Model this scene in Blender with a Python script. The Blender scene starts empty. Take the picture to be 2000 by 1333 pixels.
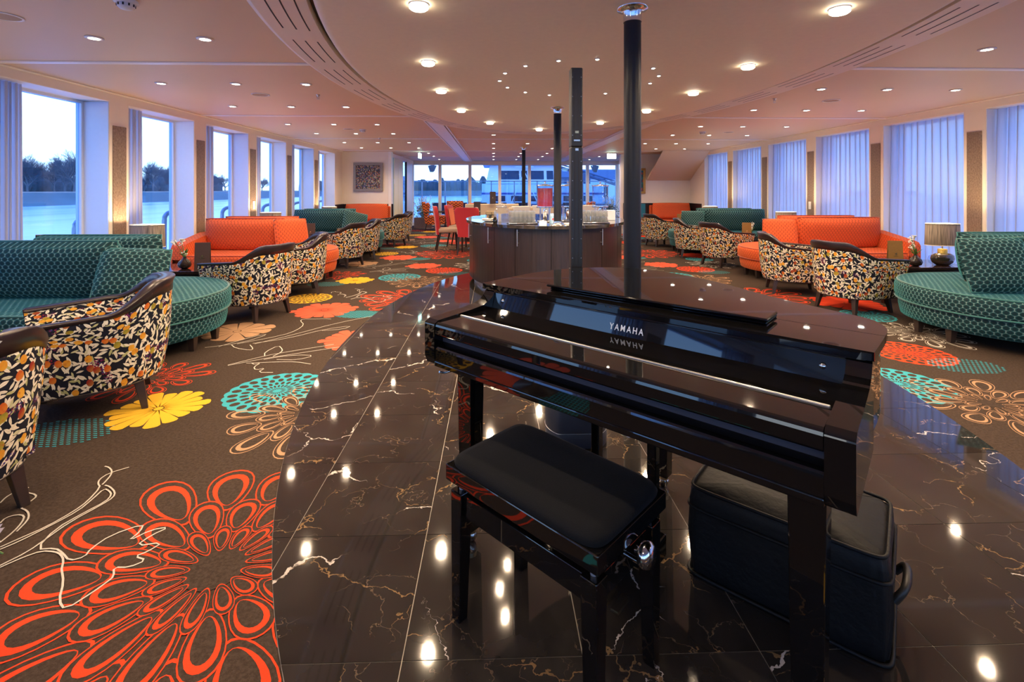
import bpy, math, random
from mathutils import Vector, Matrix
random.seed(7)
PI = math.pi
scene = bpy.context.scene
COL = scene.collection

# ------------------------------------------------------------------ camera
cam_d = bpy.data.cameras.new('camera')
cam = bpy.data.objects.new('camera', cam_d)
COL.objects.link(cam)
cam.location = (0, 0, 1.30)
cam.rotation_euler = (PI/2, 0, -math.atan(28/950))
cam_d.sensor_width = 36
cam_d.lens = 36*950/2000
cam_d.shift_x = 8/2000
cam_d.shift_y = -294.5/2000
cam_d.clip_start = 0.02
cam_d.clip_end = 2000
scene.camera = cam

# ------------------------------------------------------------------ view, sampling helpers
vs = scene.view_settings
vs.view_transform = 'Standard'
vs.look = 'None'
vs.gamma = 1
vs.use_curve_mapping = False
vs.exposure = 0.85
cy = scene.cycles
cy.use_denoising = True
cy.max_bounces = 7
cy.diffuse_bounces = 3
cy.glossy_bounces = 4
cy.use_adaptive_sampling = True
cy.adaptive_threshold = 0.06
cy.light_sampling_threshold = 0.03
cy.transmission_bounces = 4
cy.transparent_max_bounces = 12
cy.caustics_reflective = True
cy.blur_glossy = 3.0
cy.caustics_refractive = False
cy.sample_clamp_indirect = 6

# ------------------------------------------------------------------ dusk sky
world = bpy.data.worlds.new('dusk_sky')
scene.world = world
world.use_nodes = True
wt = world.node_tree
wt.nodes.clear()
w_tc = wt.nodes.new('ShaderNodeTexCoord')
w_sep = wt.nodes.new('ShaderNodeSeparateXYZ')
w_ramp = wt.nodes.new('ShaderNodeValToRGB')
w_bg = wt.nodes.new('ShaderNodeBackground')
w_out = wt.nodes.new('ShaderNodeOutputWorld')
wt.links.new(w_tc.outputs['Generated'], w_sep.inputs[0])
wt.links.new(w_sep.outputs[2], w_ramp.inputs[0])
wt.links.new(w_ramp.outputs[0], w_bg.inputs[0])
wt.links.new(w_bg.outputs[0], w_out.inputs[0])
el = w_ramp.color_ramp.elements
el[0].position = 0.0;  el[0].color = (0.96, 0.98, 1.0, 1)
el[1].position = 1.0;  el[1].color = (0.13, 0.32, 1.0, 1)
e = el.new(0.14); e.color = (0.80, 0.90, 1.0, 1)
e = el.new(0.40); e.color = (0.28, 0.50, 1.0, 1)
SKY = 1.8
w_bg.inputs[1].default_value = SKY

# strengths of the lamps of the room (used by the lamp builders further down)
W_DOWN, W_DOME, W_STAR, W_TABLE = 26.0, 12.0, 6.0, 15.0
WARM = (1.0, 0.74, 0.48)
WARMER = (1.0, 0.70, 0.40)

# ================================================================== node helpers
class NT:
    def __init__(s, name):
        s.mat = bpy.data.materials.new(name)
        s.mat.use_nodes = True
        s.t = s.mat.node_tree
        s.t.nodes.clear()
        s.out = s.t.nodes.new('ShaderNodeOutputMaterial')
    def n(s, kind, **kw):
        nd = s.t.nodes.new(kind)
        for k, v in kw.items():
            setattr(nd, k, v)
        return nd
    def link(s, a, b):
        s.t.links.new(a, b)
    def put(s, sock, v):
        if v is None: return
        if hasattr(v, 'is_output') or isinstance(v, bpy.types.NodeSocket):
            s.link(v, sock)
        else:
            if isinstance(v, (tuple, list)) and len(v) == 3 and sock.type == 'RGBA':
                v = (*v, 1)
            sock.default_value = v
    def m(s, op, a, b=None, c=None, clamp=False):
        nd = s.n('ShaderNodeMath', operation=op, use_clamp=clamp)
        s.put(nd.inputs[0], a)
        if b is not None: s.put(nd.inputs[1], b)
        if c is not None: s.put(nd.inputs[2], c)
        return nd.outputs[0]
    def vm(s, op, a, b=None):
        nd = s.n('ShaderNodeVectorMath', operation=op)
        s.put(nd.inputs[0], a)
        if b is not None: s.put(nd.inputs[1], b)
        return nd.outputs[0]
    def mix(s, f, a, b):
        nd = s.n('ShaderNodeMix', data_type='RGBA')
        s.put(nd.inputs[0], f); s.put(nd.inputs[6], a); s.put(nd.inputs[7], b)
        return nd.outputs[2]
    def step(s, v, lo, hi):
        nd = s.n('ShaderNodeMapRange', interpolation_type='SMOOTHSTEP')
        s.put(nd.inputs[0], v); nd.inputs[1].default_value = lo; nd.inputs[2].default_value = hi
        return nd.outputs[0]
    def ramp(s, v, stops, const=False):
        nd = s.n('ShaderNodeValToRGB')
        if const: nd.color_ramp.interpolation = 'CONSTANT'
        es = nd.color_ramp.elements
        es[0].position, es[0].color = stops[0][0], (*stops[0][1], 1)
        es[1].position, es[1].color = stops[1][0], (*stops[1][1], 1)
        for p, c in stops[2:]:
            e_ = es.new(p); e_.color = (*c, 1)
        s.put(nd.inputs[0], v)
        return nd.outputs[0]
    def noise(s, vec, scale, detail=2.0, rough=0.5):
        nd = s.n('ShaderNodeTexNoise')
        s.put(nd.inputs['Vector'], vec)
        nd.inputs['Scale'].default_value = scale
        nd.inputs['Detail'].default_value = detail
        nd.inputs['Roughness'].default_value = rough
        return nd.outputs
    def coords(s, which='Object'):
        return s.n('ShaderNodeTexCoord').outputs[which]
    def pos(s):
        return s.n('ShaderNodeNewGeometry').outputs['Position']
    def bump(s, h, strength=0.3, dist=0.01):
        nd = s.n('ShaderNodeBump')
        nd.inputs['Strength'].default_value = strength
        nd.inputs['Distance'].default_value = dist
        s.put(nd.inputs['Height'], h)
        return nd.outputs[0]
    def bsdf(s, color=(0.5,0.5,0.5), rough=0.5, metal=0.0, spec=0.5, normal=None, sheen=0.0, sheen_tint=None,
             coat=0.0, emit=None, emit_s=0.0, trans=0.0, ior=1.5, alpha=None, finish=True):
        p = s.n('ShaderNodeBsdfPrincipled')
        s.put(p.inputs['Base Color'], color); s.put(p.inputs['Roughness'], rough); s.put(p.inputs['Metallic'], metal)
        p.inputs['Specular IOR Level'].default_value = spec
        p.inputs['IOR'].default_value = ior
        if normal is not None: s.link(normal, p.inputs['Normal'])
        if sheen:
            p.inputs['Sheen Weight'].default_value = sheen
            p.inputs['Sheen Roughness'].default_value = 0.4
            if sheen_tint: s.put(p.inputs['Sheen Tint'], sheen_tint)
        if coat:
            p.inputs['Coat Weight'].default_value = coat
            p.inputs['Coat Roughness'].default_value = 0.02
        if emit is not None:
            s.put(p.inputs['Emission Color'], emit); p.inputs['Emission Strength'].default_value = emit_s
        if trans: p.inputs['Transmission Weight'].default_value = trans
        if finish: s.link(p.outputs[0], s.out.inputs[0])
        return p

M = {}
def plain(name, color, rough=0.5, metal=0.0, spec=0.5, var=0.0, scale=30.0, bump=0.0, **kw):
    t = NT(name)
    co = t.coords('Object')
    c = color
    nrm = None
    nz = None
    if var or bump:
        nz = t.noise(co, scale, 3.0)
    if var:
        c = t.mix(nz[0], tuple(x*(1-var) for x in color), tuple(min(1, x*(1+var)) for x in color))
    if bump:
        nrm = t.bump(nz[0], bump, 0.005)
    t.bsdf(c, rough, metal, spec, nrm, **kw)
    M[name] = t.mat
    return t.mat

# ------------------------------------------------------------------ materials
plain('ceiling_paint', (0.76, 0.57, 0.375), 0.55, var=0.02, scale=3)
plain('dome_paint', (0.96, 0.79, 0.56), 0.6, var=0.05, scale=25)
plain('band_paint', (0.90, 0.77, 0.64), 0.5, var=0.02, scale=3)
plain('trim_white', (0.90, 0.83, 0.77), 0.35, var=0.01)
plain('wall_cream', (0.90, 0.80, 0.66), 0.5, var=0.03, scale=8)
plain('reveal_white', (0.80, 0.83, 0.88), 0.5, var=0.02)
plain('slot_black', (0.01, 0.01, 0.012), 0.6, var=0.1)
plain('dark_wood', (0.022, 0.012, 0.012), 0.28, var=0.25, scale=20)
plain('leg_wood', (0.030, 0.018, 0.014), 0.35, var=0.25, scale=30)
plain('navy_column', (0.012, 0.013, 0.017), 0.45, spec=0.3, var=0.15, scale=60)
plain('chrome', (0.75, 0.74, 0.73), 0.12, 1.0, var=0.03)
plain('brushed_steel', (0.62, 0.60, 0.58), 0.3, 1.0, var=0.05, scale=80)
plain('rail_steel', (0.30, 0.33, 0.40), 0.4, 0.6, var=0.1)
plain('piano_black', (0.0035, 0.0033, 0.0036), 0.025, spec=0.8, var=0.2)
plain('piano_recess', (0.030, 0.029, 0.045), 0.6, var=0.1)
plain('velour_black', (0.0045, 0.0048, 0.006), 0.95, spec=0.2, var=0.35, scale=260, bump=0.2, sheen=0.04)
plain('bag_nylon', (0.0032, 0.0034, 0.0045), 0.6, spec=0.25, var=0.35, scale=45, bump=0.5)
plain('speaker_black', (0.013, 0.012, 0.011), 0.42, var=0.15, scale=90)
plain('drum_navy', (0.025, 0.030, 0.045), 0.42, var=0.1)
plain('lettering_silver', (0.72, 0.72, 0.74), 0.35, var=0.02)
plain('brass_line', (0.62, 0.48, 0.26), 0.3, 1.0, var=0.1)
plain('paper_white', (0.80, 0.78, 0.74), 0.7, var=0.04)
plain('menu_brown', (0.060, 0.034, 0.030), 0.45, var=0.15, scale=60)
plain('menu_gold', (0.24, 0.13, 0.035), 0.45, var=0.15, scale=60)
plain('ceramic_brown', (0.022, 0.014, 0.012), 0.08, var=0.3)
plain('leaf_green', (0.10, 0.20, 0.035), 0.5, var=0.35, scale=40)
plain('leaf_dark', (0.10, 0.13, 0.06), 0.5, var=0.4, scale=40)
plain('petal_white', (0.82, 0.80, 0.70), 0.6, var=0.06)
plain('petal_pink', (0.80, 0.70, 0.70), 0.6, var=0.12)
plain('shade_rim', (0.85, 0.78, 0.66), 0.6, var=0.03)
plain('table_gloss', (0.020, 0.011, 0.010), 0.05, spec=0.6, var=0.2)
plain('cream_leather', (0.72, 0.58, 0.40), 0.45, var=0.05)
plain('red_fabric', (0.50, 0.022, 0.030), 0.7, var=0.15, scale=120, sheen=0.3)
plain('orange_side', (0.70, 0.13, 0.03), 0.7, var=0.1, scale=120, sheen=0.3)
plain('beige_fabric', (0.45, 0.33, 0.24), 0.85, var=0.15, scale=150)
plain('napkin_kraft', (0.30, 0.22, 0.13), 0.8, var=0.1)
plain('gold_frame', (0.50, 0.28, 0.07), 0.35, 0.6, var=0.2)
plain('silver_frame', (0.30, 0.25, 0.22), 0.4, 0.5, var=0.3, scale=60)
plain('plastic_white', (0.80, 0.80, 0.78), 0.4, var=0.02)
plain('grout', (0.36, 0.33, 0.28), 0.6, var=0.05)
plain('wainscot', (0.018, 0.012, 0.016), 0.3, var=0.2)
plain('teal_screen', (0.02, 0.20, 0.30), 0.4, var=0.1)
plain('sage_door', (0.86, 0.78, 0.50), 0.45, var=0.03)
plain('planter_brown', (0.16, 0.085, 0.06), 0.5, var=0.5, scale=60)
plain('ship_white', (0.78, 0.80, 0.84), 0.5, var=0.03)
plain('ship_window', (0.02, 0.03, 0.06), 0.1, var=0.1)
plain('ship_stripe', (0.03, 0.06, 0.28), 0.4, var=0.05)
plain('hull_dark', (0.05, 0.08, 0.16), 0.5, var=0.1)
plain('bark', (0.13, 0.135, 0.15), 0.9, var=0.3, scale=4)
plain('hedge', (0.075, 0.090, 0.10), 0.95, var=0.6, scale=0.8)
plain('bank_grass', (0.16, 0.19, 0.17), 0.95, var=0.35, scale=0.15)
plain('bank_path', (0.42, 0.36, 0.32), 0.9, var=0.2, scale=0.3)
plain('outdoor_weave', (0.09, 0.05, 0.07), 0.7, var=0.4, scale=60)
plain('deck_grey', (0.30, 0.32, 0.36), 0.7, var=0.15, scale=4)
plain('quay_concrete', (0.60, 0.61, 0.64), 0.9, var=0.1, scale=1)
plain('carton_blue', (0.35, 0.55, 0.75), 0.5, var=0.2)
plain('carton_red', (0.60, 0.08, 0.09), 0.5, var=0.2)
plain('lamp_glass', (0.030, 0.020, 0.010), 0.03, spec=0.9, var=0.5, scale=14, coat=1.0)
plain('lamp_clear', (0.55, 0.50, 0.42), 0.06, spec=0.9, var=0.35, scale=10, coat=1.0)
plain('lamp_gold', (0.62, 0.47, 0.12), 0.35, 0.5, var=0.3, scale=50)

def glow(name, color, strength):
    t = NT(name)
    nz = t.noise(t.coords('Object'), 40.0)
    c = t.mix(nz[0], tuple(x*0.97 for x in color), color)
    e_ = t.n('ShaderNodeEmission'); t.put(e_.inputs[0], c); e_.inputs[1].default_value = strength
    t.link(e_.outputs[0], t.out.inputs[0])
    M[name] = t.mat
glow('downlight_glow', (1.0, 0.90, 0.74), 16.0)
glow('dome_glow', (1.0, 0.90, 0.72), 9.0)
glow('exit_glow', (0.55, 1.0, 0.90), 4.0)
glow('led_green', (0.05, 1.0, 0.3), 1.5)

def glass_pane(name, tint, refl=0.06):
    t = NT(name)
    tr = t.n('ShaderNodeBsdfTransparent'); t.put(tr.inputs[0], tint)
    gl = t.n('ShaderNodeBsdfGlossy'); gl.inputs['Roughness'].default_value = 0.0
    fr = t.n('ShaderNodeFresnel')
    bf = t.n('ShaderNodeNewGeometry').outputs['Backfacing']
    t.link(t.m('ADD', 1.45, t.m('MULTIPLY', bf, 1/1.45-1.45)), fr.inputs[0])
    nz = t.noise(t.coords('Object'), 2.0)
    f = t.m('MULTIPLY', fr.outputs[0], t.m('ADD', 0.85, t.m('MULTIPLY', nz[0], 0.1)))
    mx = t.n('ShaderNodeMixShader')
    t.link(f, mx.inputs[0]); t.link(tr.outputs[0], mx.inputs[1]); t.link(gl.outputs[0], mx.inputs[2])
    t.link(mx.outputs[0], t.out.inputs[0])
    M[name] = t.mat
glass_pane('window_glass', (0.64, 0.81, 1.0))
glass_pane('thin_glass', (0.90, 0.94, 0.97))
glass_pane('rail_glass', (0.75, 0.86, 0.92))

def m_liquid():
    t = NT('red_juice')
    nz = t.noise(t.coords('Object'), 12.0)
    t.bsdf(t.mix(nz[0], (0.34, 0.008, 0.010), (0.55, 0.030, 0.016)), 0.05, coat=1.0)
    M['red_juice'] = t.mat
m_liquid()

def m_curtain():
    t = NT('sheer_curtain')
    uv = t.coords('UV')
    nz = t.noise(t.vm('MULTIPLY', uv, (300, 2, 1)), 1.0, 2)
    c = t.mix(nz[0], (0.70, 0.72, 0.80), (0.82, 0.83, 0.90))
    d = t.n('ShaderNodeBsdfDiffuse'); t.put(d.inputs[0], c)
    tl = t.n('ShaderNodeBsdfTranslucent'); t.put(tl.inputs[0], c)
    tr = t.n('ShaderNodeBsdfTransparent')
    m1 = t.n('ShaderNodeMixShader'); m1.inputs[0].default_value = 0.62
    t.link(d.outputs[0], m1.inputs[1]); t.link(tl.outputs[0], m1.inputs[2])
    m2 = t.n('ShaderNodeMixShader'); m2.inputs[0].default_value = 0.07
    t.link(m1.outputs[0], m2.inputs[1]); t.link(tr.outputs[0], m2.inputs[2])
    t.link(m2.outputs[0], t.out.inputs[0])
    M['sheer_curtain'] = t.mat
m_curtain()

def m_marble():
    t = NT('marble_tile')
    oi = t.n('ShaderNodeObjectInfo')
    p = t.vm('ADD', t.pos(), t.vm('MULTIPLY', t.n('ShaderNodeCombineXYZ').outputs[0], (1, 1, 1)))
    cx = t.n('ShaderNodeCombineXYZ')
    t.link(t.m('MULTIPLY', oi.outputs['Random'], 53.0), cx.inputs[0])
    t.link(t.m('MULTIPLY', oi.outputs['Random'], 31.0), cx.inputs[1])
    p = t.vm('ADD', t.pos(), cx.outputs[0])
    nz = t.noise(p, 2.2, 6.0, 0.6)
    warp = t.vm('ADD', p, t.vm('MULTIPLY', t.vm('SUBTRACT', nz[1], (0.5, 0.5, 0.5)), (0.55, 0.55, 0)))
    nf = t.noise(p, 14.0, 3.0, 0.6)
    warp = t.vm('ADD', warp, t.vm('MULTIPLY', t.vm('SUBTRACT', nf[1], (0.5, 0.5, 0.5)), (0.07, 0.07, 0)))
    base = t.ramp(nz[0], [(0.3, (0.010, 0.0085, 0.0085)), (0.7, (0.030, 0.026, 0.024))])
    def veins(scale, width, seed):
        v = t.n('ShaderNodeTexVoronoi', feature='DISTANCE_TO_EDGE', voronoi_dimensions='2D')
        t.put(v.inputs['Vector'], t.vm('ADD', warp, (seed, seed*0.7, 0)))
        v.inputs['Scale'].default_value = scale
        gate = t.step(t.noise(t.vm('ADD', p, (seed*3, 1, 0)), 3.2, 2)[0], 0.46, 0.62)
        w = t.m('MULTIPLY', gate, width)
        return t.m('MULTIPLY', t.m('LESS_THAN', v.outputs[0], w), t.step(t.noise(p, 30, 2)[0], 0.28, 0.5))
    gold = veins(2.6, 0.010, 3.3)
    fine = veins(5.2, 0.010, 9.1)
    white = veins(0.9, 0.0055, 17.7)
    c = t.mix(t.m('MULTIPLY', fine, 0.45), base, (0.19, 0.13, 0.085))
    c = t.mix(t.m('MULTIPLY', gold, 0.65), c, (0.27, 0.165, 0.075))
    c = t.mix(white, c, (0.50, 0.45, 0.41))
    t.bsdf(c, 0.045, spec=0.55)
    M['marble_tile'] = t.mat
m_marble()

def m_counter():
    t = NT('counter_stone')
    p = t.pos()
    nz = t.noise(p, 6, 5)
    c = t.ramp(nz[0], [(0.35, (0.012, 0.010, 0.010)), (0.75, (0.07, 0.06, 0.055))])
    t.bsdf(c, 0.04, spec=0.6)
    M['counter_stone'] = t.mat
m_counter()

def m_carpet():
    t = NT('carpet_pile')
    p = t.pos()
    a = t.noise(p, 420, 2)[0]
    b = t.noise(p, 3, 3)[0]
    c = t.mix(a, (0.018, 0.0118, 0.0088), (0.080, 0.054, 0.040))
    c = t.mix(t.m('MULTIPLY', b, 0.35), c, (0.066, 0.046, 0.035))
    g = t.noise(p, 75, 3, 0.7)[0]
    c = t.mix(t.step(g, 0.35, 0.68), t.mix(0.28, c, (0.018, 0.011, 0.008)), t.mix(0.18, c, (0.13, 0.092, 0.070)))
    t.bsdf(c, 0.95, spec=0.1, normal=t.bump(a, 0.5, 0.003))
    M['carpet_pile'] = t.mat
m_carpet()
def m_inlay(name, col):
    t = NT(name)
    a = t.noise(t.pos(), 420, 2)[0]
    c = t.mix(a, tuple(x*0.60 for x in col), tuple(min(1, x*1.0) for x in col))
    t.bsdf(c, 0.95, spec=0.1, normal=t.bump(a, 0.4, 0.003))
    M[name] = t.mat
m_inlay('pile_red', (0.84, 0.070, 0.022))
m_inlay('pile_salmon', (0.82, 0.125, 0.065))
m_inlay('pile_yellow', (0.86, 0.50, 0.040))
m_inlay('pile_turquoise', (0.055, 0.40, 0.48))
m_inlay('pile_tan', (0.50, 0.29, 0.165))
m_inlay('pile_white', (0.66, 0.60, 0.52))

def m_lattice(name, cell_a, cell_b, line, lw, pu=0.046, pv=0.060, sheen_t=None):
    t = NT(name)
    uv = t.n('ShaderNodeSeparateXYZ'); t.link(t.coords('UV'), uv.inputs[0])
    u, v = uv.outputs[0], uv.outputs[1]
    nz = t.noise(t.coords('UV'), 9, 2)[0]
    u = t.m('ADD', u, t.m('MULTIPLY', nz, 0.006))
    def oval(off):
        x = t.m('SUBTRACT', t.m('FLOORED_MODULO', t.m('ADD', u, off*pu), pu), pu/2)
        y = t.m('SUBTRACT', t.m('FLOORED_MODULO', t.m('ADD', v, off*pv), pv), pv/2)
        x = t.m('POWER', t.m('ABSOLUTE', t.m('DIVIDE', x, pu*0.50)), 1.7)
        y = t.m('POWER', t.m('ABSOLUTE', t.m('DIVIDE', y, pv*0.335)), 1.7)
        return t.m('ADD', x, y)
    d = t.m('MINIMUM', oval(10.0), oval(10.5))
    f = t.m('SUBTRACT', 1.0, d)
    cell = t.mix(t.step(f, 0.1, 0.75), cell_a, cell_b)
    ln = t.step(f, lw, lw*0.3)
    fleck = t.noise(t.coords('UV'), 300, 1)[0]
    linec = t.mix(fleck, tuple(x*0.55 for x in line), tuple(min(1, x*1.3) for x in line))
    c = t.mix(ln, cell, linec)
    t.bsdf(c, 0.75, spec=0.25, normal=t.bump(t.step(f, 0.05, 0.5), 0.5, 0.006), sheen=0.55, sheen_tint=sheen_t)
    M[name] = t.mat
m_lattice('teal_velvet', (0.009, 0.072, 0.082), (0.0025, 0.020, 0.026), (0.20, 0.31, 0.29), 0.13, sheen_t=(0.08, 0.50, 0.55))
m_lattice('orange_velvet', (0.70, 0.130, 0.036), (0.66, 0.100, 0.026), (0.30, 0.024, 0.012), 0.24, sheen_t=(1.0, 0.35, 0.15))
M['teal_piping'] = plain('teal_piping', (0.02, 0.14, 0.13), 0.7, var=0.3, scale=90, sheen=0.5)
M['orange_piping'] = plain('orange_piping', (0.40, 0.048, 0.014), 0.7, var=0.2, scale=90, sheen=0.4)

def m_fruit():
    t = NT('fruit_print')
    uv = t.coords('UV')
    wob = t.noise(uv, 26, 2)
    uvw = t.vm('ADD', uv, t.vm('MULTIPLY', t.vm('SUBTRACT', wob[1], (0.5, 0.5, 0.5)), (0.010, 0.010, 0)))
    def cells(scale, off, rnd=0.9):
        vec = t.vm('ADD', t.vm('MULTIPLY', uvw, (scale, scale, 0)), (off, off*1.37, 0))
        v = t.n('ShaderNodeTexVoronoi', feature='F1', voronoi_dimensions='2D')
        t.put(v.inputs['Vector'], vec); v.inputs['Scale'].default_value = 1.0
        v.inputs['Randomness'].default_value = rnd
        loc = t.vm('SUBTRACT', vec, v.outputs['Position'])
        sp = t.n('ShaderNodeSeparateXYZ'); t.link(loc, sp.inputs[0])
        cs = t.n('ShaderNodeSeparateColor'); t.link(v.outputs['Color'], cs.inputs[0])
        return v, sp.outputs[0], sp.outputs[1], cs.outputs
    def leaf(scale, off, a, b):
        v, x, y, cs = cells(scale, off)
        ang = t.m('MULTIPLY', cs[0], 2*PI)
        co, si = t.m('COSINE', ang), t.m('SINE', ang)
        xx = t.m('ADD', t.m('MULTIPLY', x, co), t.m('MULTIPLY', y, si))
        yy = t.m('SUBTRACT', t.m('MULTIPLY', y, co), t.m('MULTIPLY', x, si))
        edge = t.m('SUBTRACT', t.m('MULTIPLY', t.m('SUBTRACT', 1.0, t.m('MULTIPLY', t.m('MULTIPLY', xx, xx), 1/(a*a))), b), t.m('ABSOLUTE', yy))
        mask = t.step(edge, 0.0, 0.03)
        vein = t.m('LESS_THAN', t.m('ABSOLUTE', yy), 0.012)
        return mask, vein, cs
    c = (0.008, 0.009, 0.018)
    for sc, off, a, b in ((21, 0.0, 0.50, 0.155), (19, 7.3, 0.52, 0.155), (23, 15.1, 0.48, 0.145)):
        mk, ve, cs = leaf(sc, off, a, b)
        lc = t.ramp(cs[1], [(0.0, (0.68, 0.61, 0.47)), (0.78, (0.82, 0.76, 0.61)), (0.92, (0.42, 0.42, 0.18))])
        lc = t.mix(t.m('MULTIPLY', ve, 0.5), lc, (0.25, 0.22, 0.14))
        c = t.mix(mk, c, lc)
    # berries in clusters
    v, x, y, cs = cells(75, 3.0, 0.7)
    gate = t.step(t.noise(uv, 8.5, 1)[0], 0.60, 0.66)
    bm = t.m('MULTIPLY', t.m('LESS_THAN', v.outputs['Distance'], 0.36), gate)
    c = t.mix(bm, c, t.ramp(cs[0], [(0.0, (0.10, 0.01, 0.10)), (0.5, (0.22, 0.012, 0.03)), (0.8, (0.05, 0.03, 0.16))]))
    # fruits
    for sc, off, r0 in ((11.5, 21.0, 0.215), (10.0, 33.0, 0.19)):
        v, x, y, cs = cells(sc, off, 0.85)
        d = t.m('SQRT', t.m('ADD', t.m('MULTIPLY', x, x), t.m('MULTIPLY', t.m('MULTIPLY', y, y), 0.75)))
        mk = t.step(d, r0, r0-0.03)
        mk = t.m('MULTIPLY', mk, t.m('GREATER_THAN', cs[2], 0.40))
        fc = t.ramp(cs[1], [(0.0, (0.62, 0.27, 0.022)), (0.28, (0.50, 0.10, 0.014)), (0.50, (0.66, 0.33, 0.035)), (0.68, (0.26, 0.020, 0.014)), (0.86, (0.24, 0.22, 0.025))], const=True)
        sp2 = t.step(t.m('ADD', x, y), 0.22, -0.25)
        fc = t.mix(t.m('MULTIPLY', sp2, 0.55), fc, t.mix(0.4, fc, (0.80, 0.50, 0.07)))
        fc = t.mix(t.step(t.noise(uv, 60, 2)[0], 0.5, 0.75), fc, t.mix(0.6, fc, (0.40, 0.06, 0.02)))
        c = t.mix(mk, c, fc)
    t.bsdf(c, 0.8, spec=0.2)
    M['fruit_print'] = t.mat
m_fruit()

def m_pillar_panel():
    t = NT('pillar_fabric')
    p = t.coords('Object')
    a = t.noise(t.vm('MULTIPLY', p, (75, 75, 42)), 1.0, 5, 0.75)[0]
    c = t.ramp(a, [(0.3, (0.16, 0.105, 0.070)), (0.62, (0.36, 0.265, 0.190)), (0.8, (0.48, 0.38, 0.28))])
    t.bsdf(c, 0.45, 0.25, normal=t.bump(a, 0.3, 0.004))
    M['pillar_fabric'] = t.mat
m_pillar_panel()
def m_shade():
    t = NT('shade_fabric')
    uv = t.coords('UV')
    a = t.noise(t.vm('MULTIPLY', uv, (160, 4, 1)), 1.0, 2)[0]
    c = t.ramp(a, [(0.35, (0.055, 0.044, 0.036)), (0.65, (0.30, 0.23, 0.17))])
    t.bsdf(c, 0.6)
    M['shade_fabric'] = t.mat
m_shade()
def m_wood_door():
    t = NT('cabinet_veneer')
    p = t.pos()
    a = t.noise(t.vm('MULTIPLY', p, (90, 90, 3)), 1.0, 4, 0.6)[0]
    c = t.ramp(a, [(0.3, (0.010, 0.0065, 0.0075)), (0.75, (0.030, 0.019, 0.020))])
    t.bsdf(c, 0.32)
    M['cabinet_veneer'] = t.mat
m_wood_door()
def m_painting(name, cols, sc):
    t = NT(name)
    co = t.coords('Object')
    v = t.n('ShaderNodeTexVoronoi'); t.put(v.inputs['Vector'], co); v.inputs['Scale'].default_value = sc
    cs = t.n('ShaderNodeSeparateColor'); t.link(v.outputs['Color'], cs.inputs[0])
    n = len(cols)
    c = t.ramp(cs[0] if False else cs.outputs[0], [(i/n, k) for i, k in enumerate(cols)], const=True)
    t.bsdf(c, 0.4, normal=t.bump(v.outputs[0], 0.4, 0.01))
    M[name] = t.mat
m_painting('painting_dabs', [(0.02, 0.02, 0.05), (0.30, 0.24, 0.12), (0.03, 0.05, 0.03), (0.35, 0.09, 0.05), (0.08, 0.09, 0.20), (0.42, 0.36, 0.24), (0.04, 0.03, 0.03)], 42)
m_painting('painting_teal', [(0.01, 0.10, 0.12), (0.02, 0.18, 0.18), (0.01, 0.06, 0.09), (0.30, 0.05, 0.05)], 20)
def m_zigzag():
    t = NT('zigzag_fabric')
    uv = t.n('ShaderNodeSeparateXYZ'); t.link(t.coords('UV'), uv.inputs[0])
    tri = t.m('PINGPONG', uv.outputs[0], 0.07)
    f = t.m('SINE', t.m('MULTIPLY', t.m('ADD', uv.outputs[1], t.m('MULTIPLY', tri, 1.0)), 2*PI/0.085))
    c = t.mix(t.step(f, 0.0, 0.35), (0.80, 0.17, 0.035), (0.06, 0.014, 0.010))
    t.bsdf(c, 0.75)
    M['zigzag_fabric'] = t.mat
m_zigzag()
def m_water():
    t = NT('river_water')
    p = t.pos()
    a = t.noise(t.vm('MULTIPLY', p, (0.10, 0.012, 0.1)), 1.0, 4, 0.6)[0]
    c = t.ramp(a, [(0.35, (0.42, 0.55, 0.70)), (0.6, (0.80, 0.86, 0.92))])
    t.bsdf(c, 0.25, spec=0.6, normal=t.bump(a, 0.15, 0.3))
    M['river_water'] = t.mat
m_water()

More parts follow.
